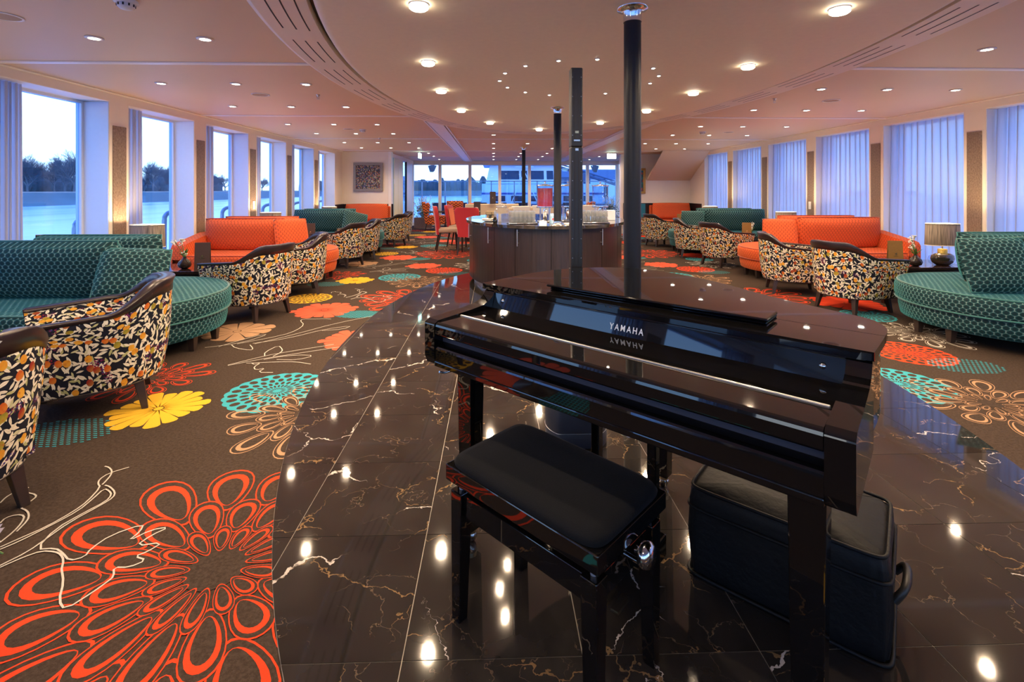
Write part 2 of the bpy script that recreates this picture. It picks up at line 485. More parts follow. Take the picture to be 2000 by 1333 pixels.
# ================================================================== mesh helpers
class MB:
    """collects vertices, faces and UVs; build() links one mesh object"""
    def __init__(s):
        s.v = []; s.f = []; s.uv = []; s.sm = []
    def add(s, verts, faces, uvs=None, smooth=False):
        o = len(s.v)
        s.v += [tuple(p) for p in verts]
        for i, f in enumerate(faces):
            s.f.append(tuple(o+k for k in f))
            s.uv.append(uvs[i] if uvs else None)
            s.sm.append(smooth)
        return s
    def box(s, lo, hi):
        (x0, y0, z0), (x1, y1, z1) = lo, hi
        v = [(x0,y0,z0),(x1,y0,z0),(x1,y1,z0),(x0,y1,z0),(x0,y0,z1),(x1,y0,z1),(x1,y1,z1),(x0,y1,z1)]
        return s.add(v, [(0,3,2,1),(4,5,6,7),(0,1,5,4),(1,2,6,5),(2,3,7,6),(3,0,4,7)])
    def hexa(s, bottom, top):
        v = list(bottom)+list(top)
        return s.add(v, [(3,2,1,0),(4,5,6,7),(0,1,5,4),(1,2,6,5),(2,3,7,6),(3,0,4,7)])
    def leg(s, top, foot, wt, wf):
        tx, ty, tz = top; fx, fy, fz = foot
        b = [(fx-wf,fy-wf,fz),(fx+wf,fy-wf,fz),(fx+wf,fy+wf,fz),(fx-wf,fy+wf,fz)]
        t = [(tx-wt,ty-wt,tz),(tx+wt,ty-wt,tz),(tx+wt,ty+wt,tz),(tx-wt,ty+wt,tz)]
        return s.hexa(b, t)
    def prism(s, outline, z0, z1, smooth=False):
        n = len(outline)
        v = [(x,y,z0) for x,y in outline] + [(x,y,z1) for x,y in outline]
        s.add(v, [tuple(range(n-1,-1,-1)), tuple(range(n,2*n))])
        return s.add(v, [(i,(i+1)%n,n+(i+1)%n,n+i) for i in range(n)], smooth=smooth)
    def extrude(s, prof, x0, x1, smooth=False):
        """profile in (y,z) swept along x"""
        n = len(prof)
        v = [(x0,y,z) for y,z in prof] + [(x1,y,z) for y,z in prof]
        s.add(v, [tuple(range(n)), tuple(range(2*n-1,n-1,-1))])
        return s.add(v, [(i,n+i,n+(i+1)%n,(i+1)%n) for i in range(n)], smooth=smooth)
    def loft(s, rings, closed=True, cap0=False, cap1=False, smooth=True, uvscale=1.0):
        m = len(rings); n = len(rings[0])
        v = [p for r in rings for p in r]
        def arc(r):
            L = [0.0]
            for i in range(1, n+1):
                a, b = Vector(r[i-1]), Vector(r[i % n])
                L.append(L[-1]+(b-a).length)
            return L
        mid = arc(rings[m//2])
        vv = [0.0]
        for j in range(1, m):
            d = sum((Vector(rings[j][k])-Vector(rings[j-1][k])).length for k in range(n))/n
            vv.append(vv[-1]+d)
        faces, uvs = [], []
        for j in range(m-1):
            for i in range(n if closed else n-1):
                i2 = (i+1) % n
                faces.append((j*n+i, j*n+i2, (j+1)*n+i2, (j+1)*n+i))
                uvs.append([(mid[i],vv[j]),(mid[i+1],vv[j]),(mid[i+1],vv[j+1]),(mid[i],vv[j+1])])
        s.add(v, faces, uvs, smooth)
        if cap0: s.add(list(rings[0]), [tuple(range(n-1,-1,-1))])
        if cap1: s.add(list(rings[-1]), [tuple(range(n))])
        return s
    def lathe(s, prof, n=20, c=(0,0,0), cap0=True, cap1=True, sx=1.0, sy=1.0):
        rings = [[(c[0]+sx*r*math.cos(2*PI*i/n), c[1]+sy*r*math.sin(2*PI*i/n), c[2]+z) for i in range(n)] for r, z in prof]
        return s.loft(rings, True, cap0, cap1)
    def tube(s, path, r, n=6, caps=True, taper=None):
        rings = []
        m = len(path)
        for i, p in enumerate(path):
            p = Vector(p)
            a = Vector(path[max(0,i-1)]); b = Vector(path[min(m-1,i+1)])
            t = (b-a).normalized()
            up = Vector((0,0,1)) if abs(t.z) < 0.95 else Vector((1,0,0))
            x = t.cross(up).normalized(); y = x.cross(t)
            rr = r if taper is None else r+(taper-r)*i/(m-1)
            rings.append([tuple(p + x*rr*math.cos(2*PI*k/n) + y*rr*math.sin(2*PI*k/n)) for k in range(n)])
        return s.loft(rings, True, caps, caps)
    def cushion(s, w, h, t, nx=14, ny=10, ex=6.0, p=2.6, crown=0.0, droop=0.0):
        """soft slab centred on the origin: w along x, h along z, t thick along y"""
        def pt(i, j, side):
            a = -1+2*i/nx; b = -1+2*j/ny
            k = max(0.0, (1-abs(a)**ex)*(1-abs(b)**ex))**(1/p)
            pinch = 1-0.05*(abs(a)*abs(b))**2
            z = b*h/2*(1-0.06*crown*(1-a*a)*(b > 0)) - droop*(1-a*a)*max(0, b)
            return (a*w/2*pinch, side*t/2*k, z*pinch)
        for side in (-1, 1):
            v, f, u = [], [], []
            for j in range(ny+1):
                for i in range(nx+1):
                    v.append(pt(i, j, side))
            for j in range(ny):
                for i in range(nx):
                    q = (j*(nx+1)+i, j*(nx+1)+i+1, (j+1)*(nx+1)+i+1, (j+1)*(nx+1)+i)
                    uu = [(v[k][0]+side*3.1, v[k][2]) for k in q]
                    if side > 0: q = q[::-1]; uu = uu[::-1]
                    f.append(q); u.append(uu)
            s.add(v, f, u, True)
        return s
    def xform(s, mat):
        s.v = [tuple(mat @ Vector(p)) for p in s.v]
        return s
    def mesh(s, name):
        me = bpy.data.meshes.new(name)
        me.from_pydata(s.v, [], s.f)
        me.polygons.foreach_set('use_smooth', s.sm)
        ul = me.uv_layers.new(name='UVMap')
        me.update()
        data = ul.data
        for p, u in zip(me.polygons, s.uv):
            if u is None:
                nx, ny, nz = abs(p.normal.x), abs(p.normal.y), abs(p.normal.z)
                for li in p.loop_indices:
                    x, y, z = me.vertices[me.loops[li].vertex_index].co
                    data[li].uv = (x, y) if nz >= nx and nz >= ny else ((y, z) if nx >= ny else (x, z))
            else:
                for li, k in zip(p.loop_indices, u):
                    data[li].uv = k
        return me
    def build(s, name, mat, parent=None, loc=(0,0,0), rot=(0,0,0), bevel=0.0, seg=2, kind=None, label=None):
        me = s.mesh(name)
        me.materials.append(M[mat] if isinstance(mat, str) else mat)
        o = bpy.data.objects.new(name, me)
        COL.objects.link(o)
        if parent: o.parent = parent
        o.location = loc; o.rotation_euler = rot
        if bevel:
            b = o.modifiers.new('bevel', 'BEVEL'); b.width = bevel; b.segments = seg; b.limit_method = 'ANGLE'; b.angle_limit = 0.6
        if kind: o['kind'] = kind
        if label: o['label'] = label
        return o

def thing(name, label, cat, loc=(0,0,0), rz=0.0, group=None):
    o = bpy.data.objects.new(name, None)
    COL.objects.link(o)
    o.empty_display_size = 0.1
    o.location = loc; o.rotation_euler = (0, 0, rz)
    o['label'] = label; o['category'] = cat
    if group: o['group'] = group
    return o
def tag(o, label, cat, group=None):
    o['label'] = label; o['category'] = cat
    if group: o['group'] = group
    return o
def copy_tree(o, parent=None):
    c = o.copy(); COL.objects.link(c)
    if parent: c.parent = parent
    for ch in [x for x in o.children]:
        copy_tree(ch, c)
    return c
def dup(root, loc, rz=None, label=None, group=None):
    c = copy_tree(root)
    c.location = loc
    if rz is not None: c.rotation_euler = (0, 0, rz)
    if label: c['label'] = label
    if group: c['group'] = group
    return c
def light(kind, parent, loc, energy, color, radius=0.03, spot=None, blend=0.5, rot=(0,0,0)):
    d = bpy.data.lights.new('lamp_light', kind)
    d.energy = energy; d.color = color; d.shadow_soft_size = radius
    if kind == 'SPOT':
        d.spot_size = spot; d.spot_blend = blend
    o = bpy.data.objects.new('lamp_light', d)
    COL.objects.link(o); o.parent = parent; o.location = loc; o.rotation_euler = rot
    return o
def smoothed(pts, it=3, closed=False):
    for _ in range(it):
        q = []
        n = len(pts)
        rng = range(n if closed else n-1)
        if not closed: q.append(pts[0])
        for i in rng:
            a, b = pts[i], pts[(i+1) % n]
            q.append(tuple(0.75*x+0.25*y for x, y in zip(a, b)))
            q.append(tuple(0.25*x+0.75*y for x, y in zip(a, b)))
        if not closed: q.append(pts[-1])
        pts = q
    return pts
def ell(cx, cy_, a, b, n=96):
    return [(cx+a*math.cos(2*PI*i/n), cy_+b*math.sin(2*PI*i/n)) for i in range(n)]
def struct(o):
    o['kind'] = 'structure'
    return o

# ================================================================== the setting
XL, XR, YB, YE = -4.22, 5.89, -3.4, 18.0     # left / right wall, behind the camera, glazed end
ZC, ZD = 2.38, 2.28                          # outer ceiling, oval raft
OX, OY = 0.75, 4.35                          # centre of the oval

# ---- carpet floor
floor = struct(MB().box((XL-0.5, YB-0.3, -0.05), (XR+0.5, YE+0.2, 0.0)).build('floor', 'carpet_pile'))
floor['label'] = 'brown carpet with large red yellow and turquoise flowers'

# ---- marble oval with single tiles
marble = struct(MB().prism(ell(OX, OY, 2.03, 3.98, 128), 0.0, 0.003).build('floor_marble', 'grout'))
marble['label'] = 'oval of dark polished marble tiles under the piano and bar'
def clip(poly, a, b, cx, cy_):
    def ins(p): return ((p[0]-cx)/a)**2+((p[1]-cy_)/b)**2 <= 1
    out = []
    n = len(poly)
    for i in range(n):
        p, q = poly[i], poly[(i+1) % n]
        steps = 8
        prev = p; pin = ins(p)
        if pin: out.append(p)
        for k in range(1, steps+1):
            c = (p[0]+(q[0]-p[0])*k/steps, p[1]+(q[1]-p[1])*k/steps)
            cin = ins(c)
            if cin != pin:
                lo, hi = prev, c
                for _ in range(14):
                    mid = ((lo[0]+hi[0])/2, (lo[1]+hi[1])/2)
                    if ins(mid) == pin: lo = mid
                    else: hi = mid
                out.append(lo if pin else hi)
            if cin and k < steps: pass
            prev, pin = c, cin
    # follow the curve between the two cut points
    return out
TX, TY = 0.500, 0.4918
x_off, y_off = -0.252, 1.345
for ix in range(-6, 10):
    for iy in range(-4, 16):
        x0, y0 = x_off+ix*TX, y_off+iy*TY
        g = 0.0014
        sq = [(x0+g,y0+g),(x0+TX-g,y0+g),(x0+TX-g,y0+TY-g),(x0+g,y0+TY-g)]
        full = all(((x-OX)/2.0285)**2+((y-OY)/3.9785)**2 <= 1 for x, y in sq)
        poly = sq if full else clip(sq, 2.0285, 3.9785, OX, OY)
        if len(poly) < 3: continue
        if not full:
            # add a point of the ellipse between neighbouring cut points so the edge stays round
            res = []
            for i in range(len(poly)):
                p, q = poly[i], poly[(i+1) % len(poly)]
                res.append(p)
                ep = abs(((p[0]-OX)/2.0285)**2+((p[1]-OY)/3.9785)**2-1) < 0.01
                eq = abs(((q[0]-OX)/2.0285)**2+((q[1]-OY)/3.9785)**2-1) < 0.01
                if ep and eq:
                    a0 = math.atan2((p[1]-OY)/3.975, (p[0]-OX)/2.0285); a1 = math.atan2((q[1]-OY)/3.975, (q[0]-OX)/2.0285)
                    d = (a1-a0+PI) % (2*PI)-PI
                    for k in range(1, 5):
                        res.append((OX+2.0285*math.cos(a0+d*k/5), OY+3.9785*math.sin(a0+d*k/5)))
            poly = res
        ar = 0.5*sum(poly[i][0]*poly[(i+1)%len(poly)][1]-poly[(i+1)%len(poly)][0]*poly[i][1] for i in range(len(poly)))
        if abs(ar) < 0.0006: continue
        if ar < 0: poly = poly[::-1]
        MB().prism(poly, 0.0025, 0.005).build('floor_tile', 'marble_tile', marble)

# ---- carpet flowers: inlaid pile, repeated on the loom's square period
PER = 4.12
LINES = [
 [(-2.045,2.078),(-2.059,2.114),(-2.058,2.145),(-2.035,2.174),(-2.027,2.187),(-2.028,2.164),(-2.002,2.147),(-1.946,2.13),(-1.928,2.104),(-1.935,2.045),(-1.89,2.027),(-1.854,1.998),(-1.829,1.965),(-1.811,1.902)],
 [(-1.921,1.951),(-1.932,1.984),(-1.906,2.002),(-1.868,1.995),(-1.84,1.954),(-1.822,1.903),(-1.816,1.844)],
 [(-1.792,1.821),(-1.766,1.862),(-1.723,1.925),(-1.695,2.015),(-1.692,2.079),(-1.717,2.177),(-1.748,2.202),(-1.768,2.236),(-1.763,2.282),(-1.706,2.329)],
 [(-1.781,1.809),(-1.752,1.847),(-1.712,1.932),(-1.679,2.018),(-1.683,2.091),(-1.693,2.167),(-1.654,2.146),(-1.626,2.12),(-1.615,2.077),(-1.648,2.003),(-1.678,1.913),(-1.651,1.805),(-1.587,1.81),(-1.541,1.786),(-1.484,1.746),(-1.445,1.764),(-1.457,1.802),(-1.439,1.872),(-1.359,1.932),(-1.342,1.888),(-1.351,1.835),(-1.307,1.897),(-1.247,1.911),(-1.286,1.867),(-1.304,1.811),(-1.217,1.829),(-1.241,1.782),(-1.271,1.761),(-1.216,1.742),(-1.253,1.71),(-1.306,1.712),(-1.274,1.671),(-1.279,1.648),(-1.291,1.611),(-1.324,1.542),(-1.373,1.578),(-1.422,1.652),(-1.477,1.708)],
 [(-1.723,2.194),(-1.728,2.221),(-1.74,2.264),(-1.762,2.301),(-1.801,2.332),(-1.826,2.34)],
 [(-1.708,2.19),(-1.68,2.18),(-1.625,2.139),(-1.604,2.101),(-1.616,2.053),(-1.656,1.949),(-1.664,1.859),(-1.67,1.795),(-1.705,1.731)],
 [(-1.696,1.723),(-1.662,1.768),(-1.625,1.798),(-1.571,1.792),(-1.54,1.778),(-1.507,1.751),(-1.477,1.708)],
 [(-2.379,4.081),(-2.138,4.195),(-2.015,4.47),(-2.144,4.364),(-2.279,4.102)],
 [(-2.164,4.171),(-1.882,4.41),(-1.822,4.566),(-1.826,4.752),(-1.919,4.887),(-1.923,4.956),(-1.793,4.952),(-1.706,4.967),(-1.635,4.947)],
 [(-2.038,4.18),(-1.801,4.313),(-1.576,4.589),(-1.354,4.706),(-1.404,4.584),(-1.586,4.544)],
 [(-2.016,4.167),(-1.776,4.449),(-1.552,4.776),(-1.225,5.079)],
 [(-1.971,3.669),(-1.792,3.864),(-1.652,3.957),(-1.344,4.135)],
 [(-1.966,3.659),(-1.769,3.801),(-1.62,3.88),(-1.263,4.072)],
 [(-1.792,3.864),(-1.832,3.951),(-1.798,4.124),(-1.718,4.016),(-1.699,3.948),(-1.722,3.851)],
 [(-1.76,3.78),(-1.674,3.839),(-1.548,3.878),(-1.399,3.863),(-1.501,3.762),(-1.661,3.777)],
 [(-1.853,3.703),(-1.625,3.726),(-1.485,3.722),(-1.363,3.67)],
 [(-1.812,3.702),(-1.777,3.672),(-1.748,3.71),(-1.761,3.625),(-1.716,3.559),(-1.664,3.603),(-1.681,3.514),(-1.57,3.511)],
 [(-2.198,4.148),(-2.123,4.062),(-1.965,4.0),(-1.969,4.046),(-2.043,4.143)]]

def ribbon(mb, pts, w, z):
    pts = smoothed(pts, 1)
    n = len(pts)
    L, R_ = [], []
    for i in range(n):
        a, b = pts[max(0,i-1)], pts[min(n-1,i+1)]
        dx, dy = b[0]-a[0], b[1]-a[1]
        l = math.hypot(dx, dy) or 1
        nx, ny = -dy/l*w/2, dx/l*w/2
        L.append((pts[i][0]+nx, pts[i][1]+ny, z)); R_.append((pts[i][0]-nx, pts[i][1]-ny, z))
    mb.add(L+R_, [(i, n+i, n+i+1, i+1) for i in range(n-1)])
def petal_pts(ang, r0, r1, w, sx, sy, n=22, k=1.0, shift=0.0, kw=None):
    """egg-shaped petal outline, round end outwards"""
    out = []
    c = (r0+r1)/2+shift; h = (r1-r0)/2*k
    for i in range(n):
        t = 2*PI*i/n
        x = c+h*math.cos(t); y = w*(kw or k)*math.sin(t)*(1+0.28*math.cos(t))
        out.append(((x*math.cos(ang)-y*math.sin(ang))*sx, (x*math.sin(ang)+y*math.cos(ang))*sy))
    return out
def annulus(mb, a, b, z):
    n = len(a)
    mb.add([(x,y,z) for x,y in a]+[(x,y,z) for x,y in b], [(i,(i+1)%n,n+(i+1)%n,n+i) for i in range(n)])
def fill(mb, a, z):
    mb.add([(x,y,z) for x,y in a], [tuple(range(len(a)))])
def flower_outline(R, n, sx=1.0, sy=1.0):
    """dahlia of three rings of outlined petals; returns (lines, ground)"""
    ln, gr = MB(), MB()
    rings = ((0.50, 1.0, 0.135, 0.0), (0.27, 0.64, 0.088, 0.5), (0.13, 0.36, 0.044, 0.0))
    for k, (r0, r1, w, ph) in enumerate(rings):
        z = 0.0009+0.0006*k
        for i in range(n):
            a = 2*PI*(i+ph)/n
            rr = 1.0+0.12*math.sin(3*a+1)
            p0 = petal_pts(a, r0*R, r1*R*rr, w*R, sx, sy)
            fill(gr, p0, z)
            p1 = petal_pts(a, r0*R, r1*R*rr, w*R, sx, sy, k=0.935)
            annulus(ln, p0, p1, z+0.0003)
            q0 = petal_pts(a, r0*R, r1*R*rr, w*R, sx, sy, k=0.76)
            q1 = petal_pts(a, r0*R, r1*R*rr, w*R, sx, sy, k=0.65, shift=-0.095*(r1*rr-r0)/2*R, kw=0.53)
            annulus(ln, q0, q1, z+0.0003)
    fill(gr, ell(0, 0, 0.15*R*sx, 0.15*R*sy, 24), 0.0019)
    return ln, gr
def flower_holes(R, sx=1.0, sy=1.0):
    dk, ho = MB(), MB()
    n = 22
    out = []
    for i in range(n*6):
        a = 2*PI*i/(n*6)
        r = R*(0.955+0.045*abs(math.sin(n*a/2)))
        out.append((r*math.cos(a)*sx, r*math.sin(a)*sy))
    fill(dk, out, 0.0010)
    for k, (r0, r1, w) in enumerate(((0.70,0.93,0.080),(0.50,0.70,0.056),(0.33,0.50,0.038),(0.18,0.33,0.022),(0.07,0.18,0.010))):
        for i in range(n):
            a = 2*PI*(i+0.5*(k % 2))/n
            p = []
            for j in range(10):
                t = 2*PI*j/10
                x = ((r0+r1)/2+(r1-r0)/2*0.86*math.cos(t))*R; y = w*R*math.sin(t)
                p.append(((x*math.cos(a)-y*math.sin(a))*sx, (x*math.sin(a)+y*math.cos(a))*sy))
            fill(ho, p, 0.0014)
    return dk, ho
def flower_solid(R, n=17, sx=1.0, sy=1.0):
    mb = MB()
    for i in range(n):
        a0 = 2*PI*i/n
        hw = PI/n
        L = R*(1+0.10*math.sin(i*2.3))
        p = [(0.12*R, -0.06*R*0.6)]
        for j in range(7):
            t = -1+2*j/6
            rr = L*(1-0.07*t*t*t*t)
            p.append((rr*math.cos(hw*0.90*t), rr*math.sin(hw*0.90*t)))
        p.append((0.12*R, 0.06*R*0.6))
        fill(mb, [((x*math.cos(a0)-y*math.sin(a0))*sx, (x*math.sin(a0)+y*math.cos(a0))*sy) for x, y in p], 0.0018)
    fill(mb, ell(0, 0, 0.10*R*sx, 0.10*R*sy, 16), 0.0020)
    return mb
def lattice_patch(a, b, net):
    mb = MB()
    if net:
        s = 0.034
        k = int((a+b)/s)
        for i in range(-k, k+1):
            for d in (1, -1):
                pts = []
                for j in range(-40, 41):
                    t = j*0.02
                    x, y = t, d*t*0.8+i*s
                    if (x/a)**2+(y/b)**2 <= 1: pts.append((x, y))
                if len(pts) > 2: 
                    p, q = pts[0], pts[-1]
                    ribbon(mb, [p, q], 0.007, 0.0016)
    else:
        s = 0.034
        for i in range(-int(a/s)-1, int(a/s)+2):
            for j in range(-int(b/s*1.6)-1, int(b/s*1.6)+2):
                x, y = (i+0.5*(j % 2))*s, j*s*0.62
                if (x/a)**2+(y/b)**2 > 1: continue
                fill(mb, [(x-0.0135,y-0.001),(x-0.003,y-0.0065),(x+0.0115,y-0.003),(x+0.003,y+0.0055)], 0.0016)
    return mb
def motif(parts, name, x, y, rz=0.0, ax=0.0, ay=0.0):
    """a flower and its repeats over the carpet, clear of the walls"""
    for kx in range(-1, 2):
        for ky in range(-1, 4):
            X, Y = x+kx*PER, y+ky*PER
            if not (XL+0.1 < X+ax < XR-0.1 and 0.2 < Y+ay < 17.2): continue
            if ((X+ax-OX)/1.55)**2+((Y+ay-OY)/3.5)**2 < 1: continue
            for me, mat in parts:
                if me is None: continue
                o = bpy.data.objects.new(name, me)
                COL.objects.link(o); o.parent = floor
                o.location = (X, Y, 0); o.rotation_euler = (0, 0, rz)
def mm(mb, mat, name='carpet_flower'):
    me = mb.mesh(name); me.materials.append(M[mat]); return me, mat
def add_outline(x, y, R, mat, n=13, sx=1, sy=1, rz=0.3):
    ln, gr = flower_outline(R, n, sx, sy)
    a, b = mm(gr, 'carpet_pile'), mm(ln, mat)
    motif([a], 'flower_ground', x, y, rz); motif([b], 'carpet_flower', x, y, rz)
def add_holes(x, y, R, mat, sx=1, sy=1):
    dk, ho = flower_holes(R, sx, sy)
    motif([mm(dk, mat)], 'carpet_flower', x, y); motif([mm(ho, 'carpet_pile')], 'flower_opening', x, y)
def add_solid(x, y, R, mat, sx=1, sy=1, n=17):
    motif([mm(flower_solid(R, n, sx, sy), mat)], 'carpet_flower', x, y)
add_outline(-0.95, 1.70, 0.66, 'pile_red', 15, 1.0, 1.0)
add_outline(-2.36, 3.42, 0.36, 'pile_red', 11)
add_outline(-1.10, 2.87, 0.45, 'pile_tan', 11)
add_holes(-1.40, 3.19, 0.315, 'pile_turquoise')
add_solid(-1.99, 2.95, 0.25, 'pile_yellow')
motif([mm(lattice_patch(0.27, 0.16, False), 'pile_turquoise')], 'carpet_lattice', -2.31, 2.68)
add_solid(-1.83, 5.33, 0.33, 'pile_salmon')
add_solid(-1.20, 4.28, 0.29, 'pile_salmon')
add_holes(-0.80, 3.79, 0.30, 'pile_red')
motif([mm(lattice_patch(0.24, 0.16, True), 'pile_turquoise')], 'carpet_lattice', -1.42, 5.14)
motif([mm(lattice_patch(0.25, 0.16, False), 'pile_turquoise')], 'carpet_lattice', -0.63, 3.50)
add_holes(-2.22, 5.92, 0.27, 'pile_yellow')
add_solid(-2.36, 4.55, 0.30, 'pile_tan', n=11)
add_outline(-0.27, 4.30, 0.42, 'pile_white', 11)
add_solid(-0.05, 5.47, 0.36, 'pile_red')
add_holes(-0.25, 4.93, 0.25, 'pile_turquoise')
add_outline(-3.3, 2.2, 0.5, 'pile_red', 13)
add_solid(-3.4, 4.6, 0.3, 'pile_yellow')
wl = MB()
for k, l in enumerate(LINES):
    ribbon(wl, l, 0.0062 if k < 7 else 0.0075, 0.0031)
motif([mm(wl, 'pile_white')], 'carpet_line_drawing', 0, 0, 0, -1.7, 3.2)

# ---- ceiling: outer field, grooves, longitudinal beams, slotted band, oval raft
ceiling = struct(MB().box((XL-0.4, YB-0.3, ZC), (XR+0.4, YE+0.2, ZC+0.05)).build('ceiling', 'ceiling_paint'))
for y in (1.1, 4.19, 7.1, 10.17, 13.25, 15.6):
    MB().box((XL, y-0.03, ZC-0.012), (XR, y+0.03, ZC+0.001)).build('ceiling_groove_trim', 'trim_white', ceiling, bevel=0.004)
for x0 in (-1.06, 2.30):
    b = MB().box((x0+0.03, 6.3, ZC-0.028), (x0+0.25, 17.9, ZC+0.001)).build('ceiling_beam', 'trim_white', ceiling, bevel=0.004)
    for xx in (x0, x0+0.28):
        MB().box((xx-0.012, 6.3, ZC-0.022), (xx+0.012, 17.9, ZC+0.001)).build('beam_edge', 'trim_white', b)
        MB().box((xx+(0.014 if xx == x0 else -0.022), 6.3, ZC-0.004), (xx+(0.022 if xx == x0 else -0.014), 17.9, ZC+0.001)).build('beam_shadow_gap', 'slot_black', b)
N_ = 128
def oval_ring(a, b, z): return [(OX+a*math.cos(2*PI*i/N_), OY+b*math.sin(2*PI*i/N_), z) for i in range(N_)]
band = MB().loft([oval_ring(2.27, 4.38, ZC+0.002), oval_ring(2.25, 4.36, 2.315), oval_ring(2.22, 4.33, 2.300),
                  oval_ring(1.945, 3.905, 2.300), oval_ring(1.940, 3.900, ZC)], smooth=False).build('slotted_band', 'band_paint', ceiling)
MB().loft([oval_ring(1.95, 3.91, 2.345), oval_ring(1.85, 3.80, 2.345)], smooth=False).build('shadow_gap', 'slot_black', ceiling)
MB().loft([oval_ring(1.915, 3.875, 2.345), oval_ring(1.915, 3.875, 2.318), oval_ring(1.905, 3.865, 2.296), oval_ring(1.885, 3.845, 2.284),
           oval_ring(1.86, 3.82, ZD), oval_ring(0.9, 1.8, ZD), oval_ring(0.01, 0.02, ZD)], cap1=True).build('oval_raft', 'dome_paint', ceiling)
for k in range(32):
    t0 = 2*PI*k/32
    for d in (0.0, 0.075, 0.15):
        a, b_ = 2.005+d, 3.975+d*1.15
        pts = []
        for q in range(5):
            t = t0+0.055*(q-2)/2*1.25
            pts.append((OX+a*math.cos(t), OY+b_*math.sin(t)))
        sl = MB()
        ribbon(sl, pts, 0.009, 2.2993)
        sl.build('air_slot', 'slot_black', band)

# ---- window walls
def frange(a, b, st):
    while a < b: yield a; a += st
def pillar(X, y0, y1, side, n):
    """cream pier between two windows with a fabric panel; side=+1 left wall, -1 right wall"""
    xo = X-0.30*side
    p = MB().box((min(X,xo), y0, 0), (max(X,xo), y1, 2.29)).build('pier', 'wall_cream', wall[side], bevel=0.004)
    for ya, yb in ((y0-0.006, y0+0.002), (y1-0.002, y1+0.006)):
        MB().box((min(X-0.006*side,xo), ya, 0.0), (max(X-0.006*side,xo), yb, 2.27)).build('reveal_lining', 'reveal_white', p)
    a, b = X-0.002*side, X+0.010*side
    MB().box((min(a,b), y0+0.045, 0.02), (max(a,b), y1-0.045, 2.02)).build('fabric_panel', 'pillar_fabric', p, bevel=0.004)
wall = {}
for side, X, nm in ((1, XL, 'wall_left'), (-1, XR, 'wall_right')):
    xo = X-0.42*side
    wall[side] = struct(MB().box((min(X,xo), YB, 2.278), (max(X,xo), 13.7 if side == 1 else 14.4, ZC+0.002)).build(nm, 'wall_cream', bevel=0.006))
    a, b = X+0.001*side, X+0.05*side
    MB().box((min(a,b), YB, ZC-0.014), (max(a,b), 13.6, ZC+0.001)).build('cornice_trim', 'wall_cream', wall[side], bevel=0.004)
LEFT_P = [5.47-1.523*k for k in range(5, 0, -1)]+[5.47+1.523*k for k in range(5)]
RIGHT_P = [5.65-1.54*k for k in range(5, 0, -1)]+[5.65+1.54*k for k in range(5)]
for y in LEFT_P: pillar(XL, y, y+0.285, 1, 0)
for y in RIGHT_P: pillar(XR, y, y+0.275, -1, 0)
nwin = 0
def window(X, y0, y1, side):
    global nwin
    nwin += 1
    xg = X-0.30*side
    fr = MB()
    for a, b in ((y0, y0+0.035), (y1-0.035, y1)):
        fr.box((xg-0.03, a, 0.0), (xg+0.03, b, 2.28))
    fr.box((xg-0.03, y0+0.035, 2.25), (xg+0.03, y1-0.035, 2.28)).box((xg-0.03, y0+0.035, 0.0), (xg+0.03, y1-0.035, 0.05))
    o = struct(fr.build('window_%d' % nwin, 'reveal_white'))
    MB().box((xg-0.006, y0+0.035, 0.05), (xg+0.006, y1-0.035, 2.25)).build('pane', 'window_glass', o)
    return o
def curtain(X, y0, y1, folds, amp, label, group, ztop=2.27):
    n = folds*8
    mb = MB()
    rows = []
    for z in (0.02, 0.8, 1.6, ztop):
        k = 1.0+0.10*(1-z/ztop)
        mid = (y0+y1)/2
        rows.append([(X+amp*math.sin(2*PI*folds*i/n)*(0.75+0.25*math.sin(i*0.37+1)), mid+((y0+(y1-y0)*i/n)-mid)*k+0.35*amp*math.sin(4*PI*folds*i/n), z) for i in range(n+1)])
    mb.loft(rows, closed=False)
    return tag(mb.build('sheer_curtain', 'sheer_curtain'), label, 'curtain', group)
ORD = ['first', 'second', 'third', 'fourth', 'fifth', 'sixth']
pl = LEFT_P+[13.07]
for i in range(len(pl)-1):
    window(XL, pl[i]+0.285, pl[i+1], 1)
    vis = i-3
    lab = ('gathered white sheer curtain at the %s window from the left edge of the photo' % ORD[vis-1]) if vis >= 1 else 'gathered white sheer curtain at a window beside the camera'
    curtain(XL-0.12, pl[i]+0.29, pl[i]+0.66, 8, 0.045, lab, 'gathered curtains on the left windows')
pr_ = RIGHT_P+[13.42]
for i in range(len(pr_)-1):
    window(XR, pr_[i]+0.275, pr_[i+1], -1)
    vis = i-3
    lab = ('closed sheer curtain over the %s window from the right edge of the photo' % ORD[vis-1]) if vis >= 1 else 'closed sheer curtain over a window beside the camera'
    curtain(XR+0.13, pr_[i]+0.29, pr_[i+1]-0.02, 11, 0.045, lab, 'closed curtains on the right windows')
MB().box((XL-0.30, 13.07, 0), (XL, 13.7, 2.29)).build('pier', 'wall_cream', wall[1], bevel=0.004)
MB().box((XR, 13.42, 0), (XR+0.30, 14.5, 2.29)).build('pier', 'wall_cream', wall[-1], bevel=0.004)
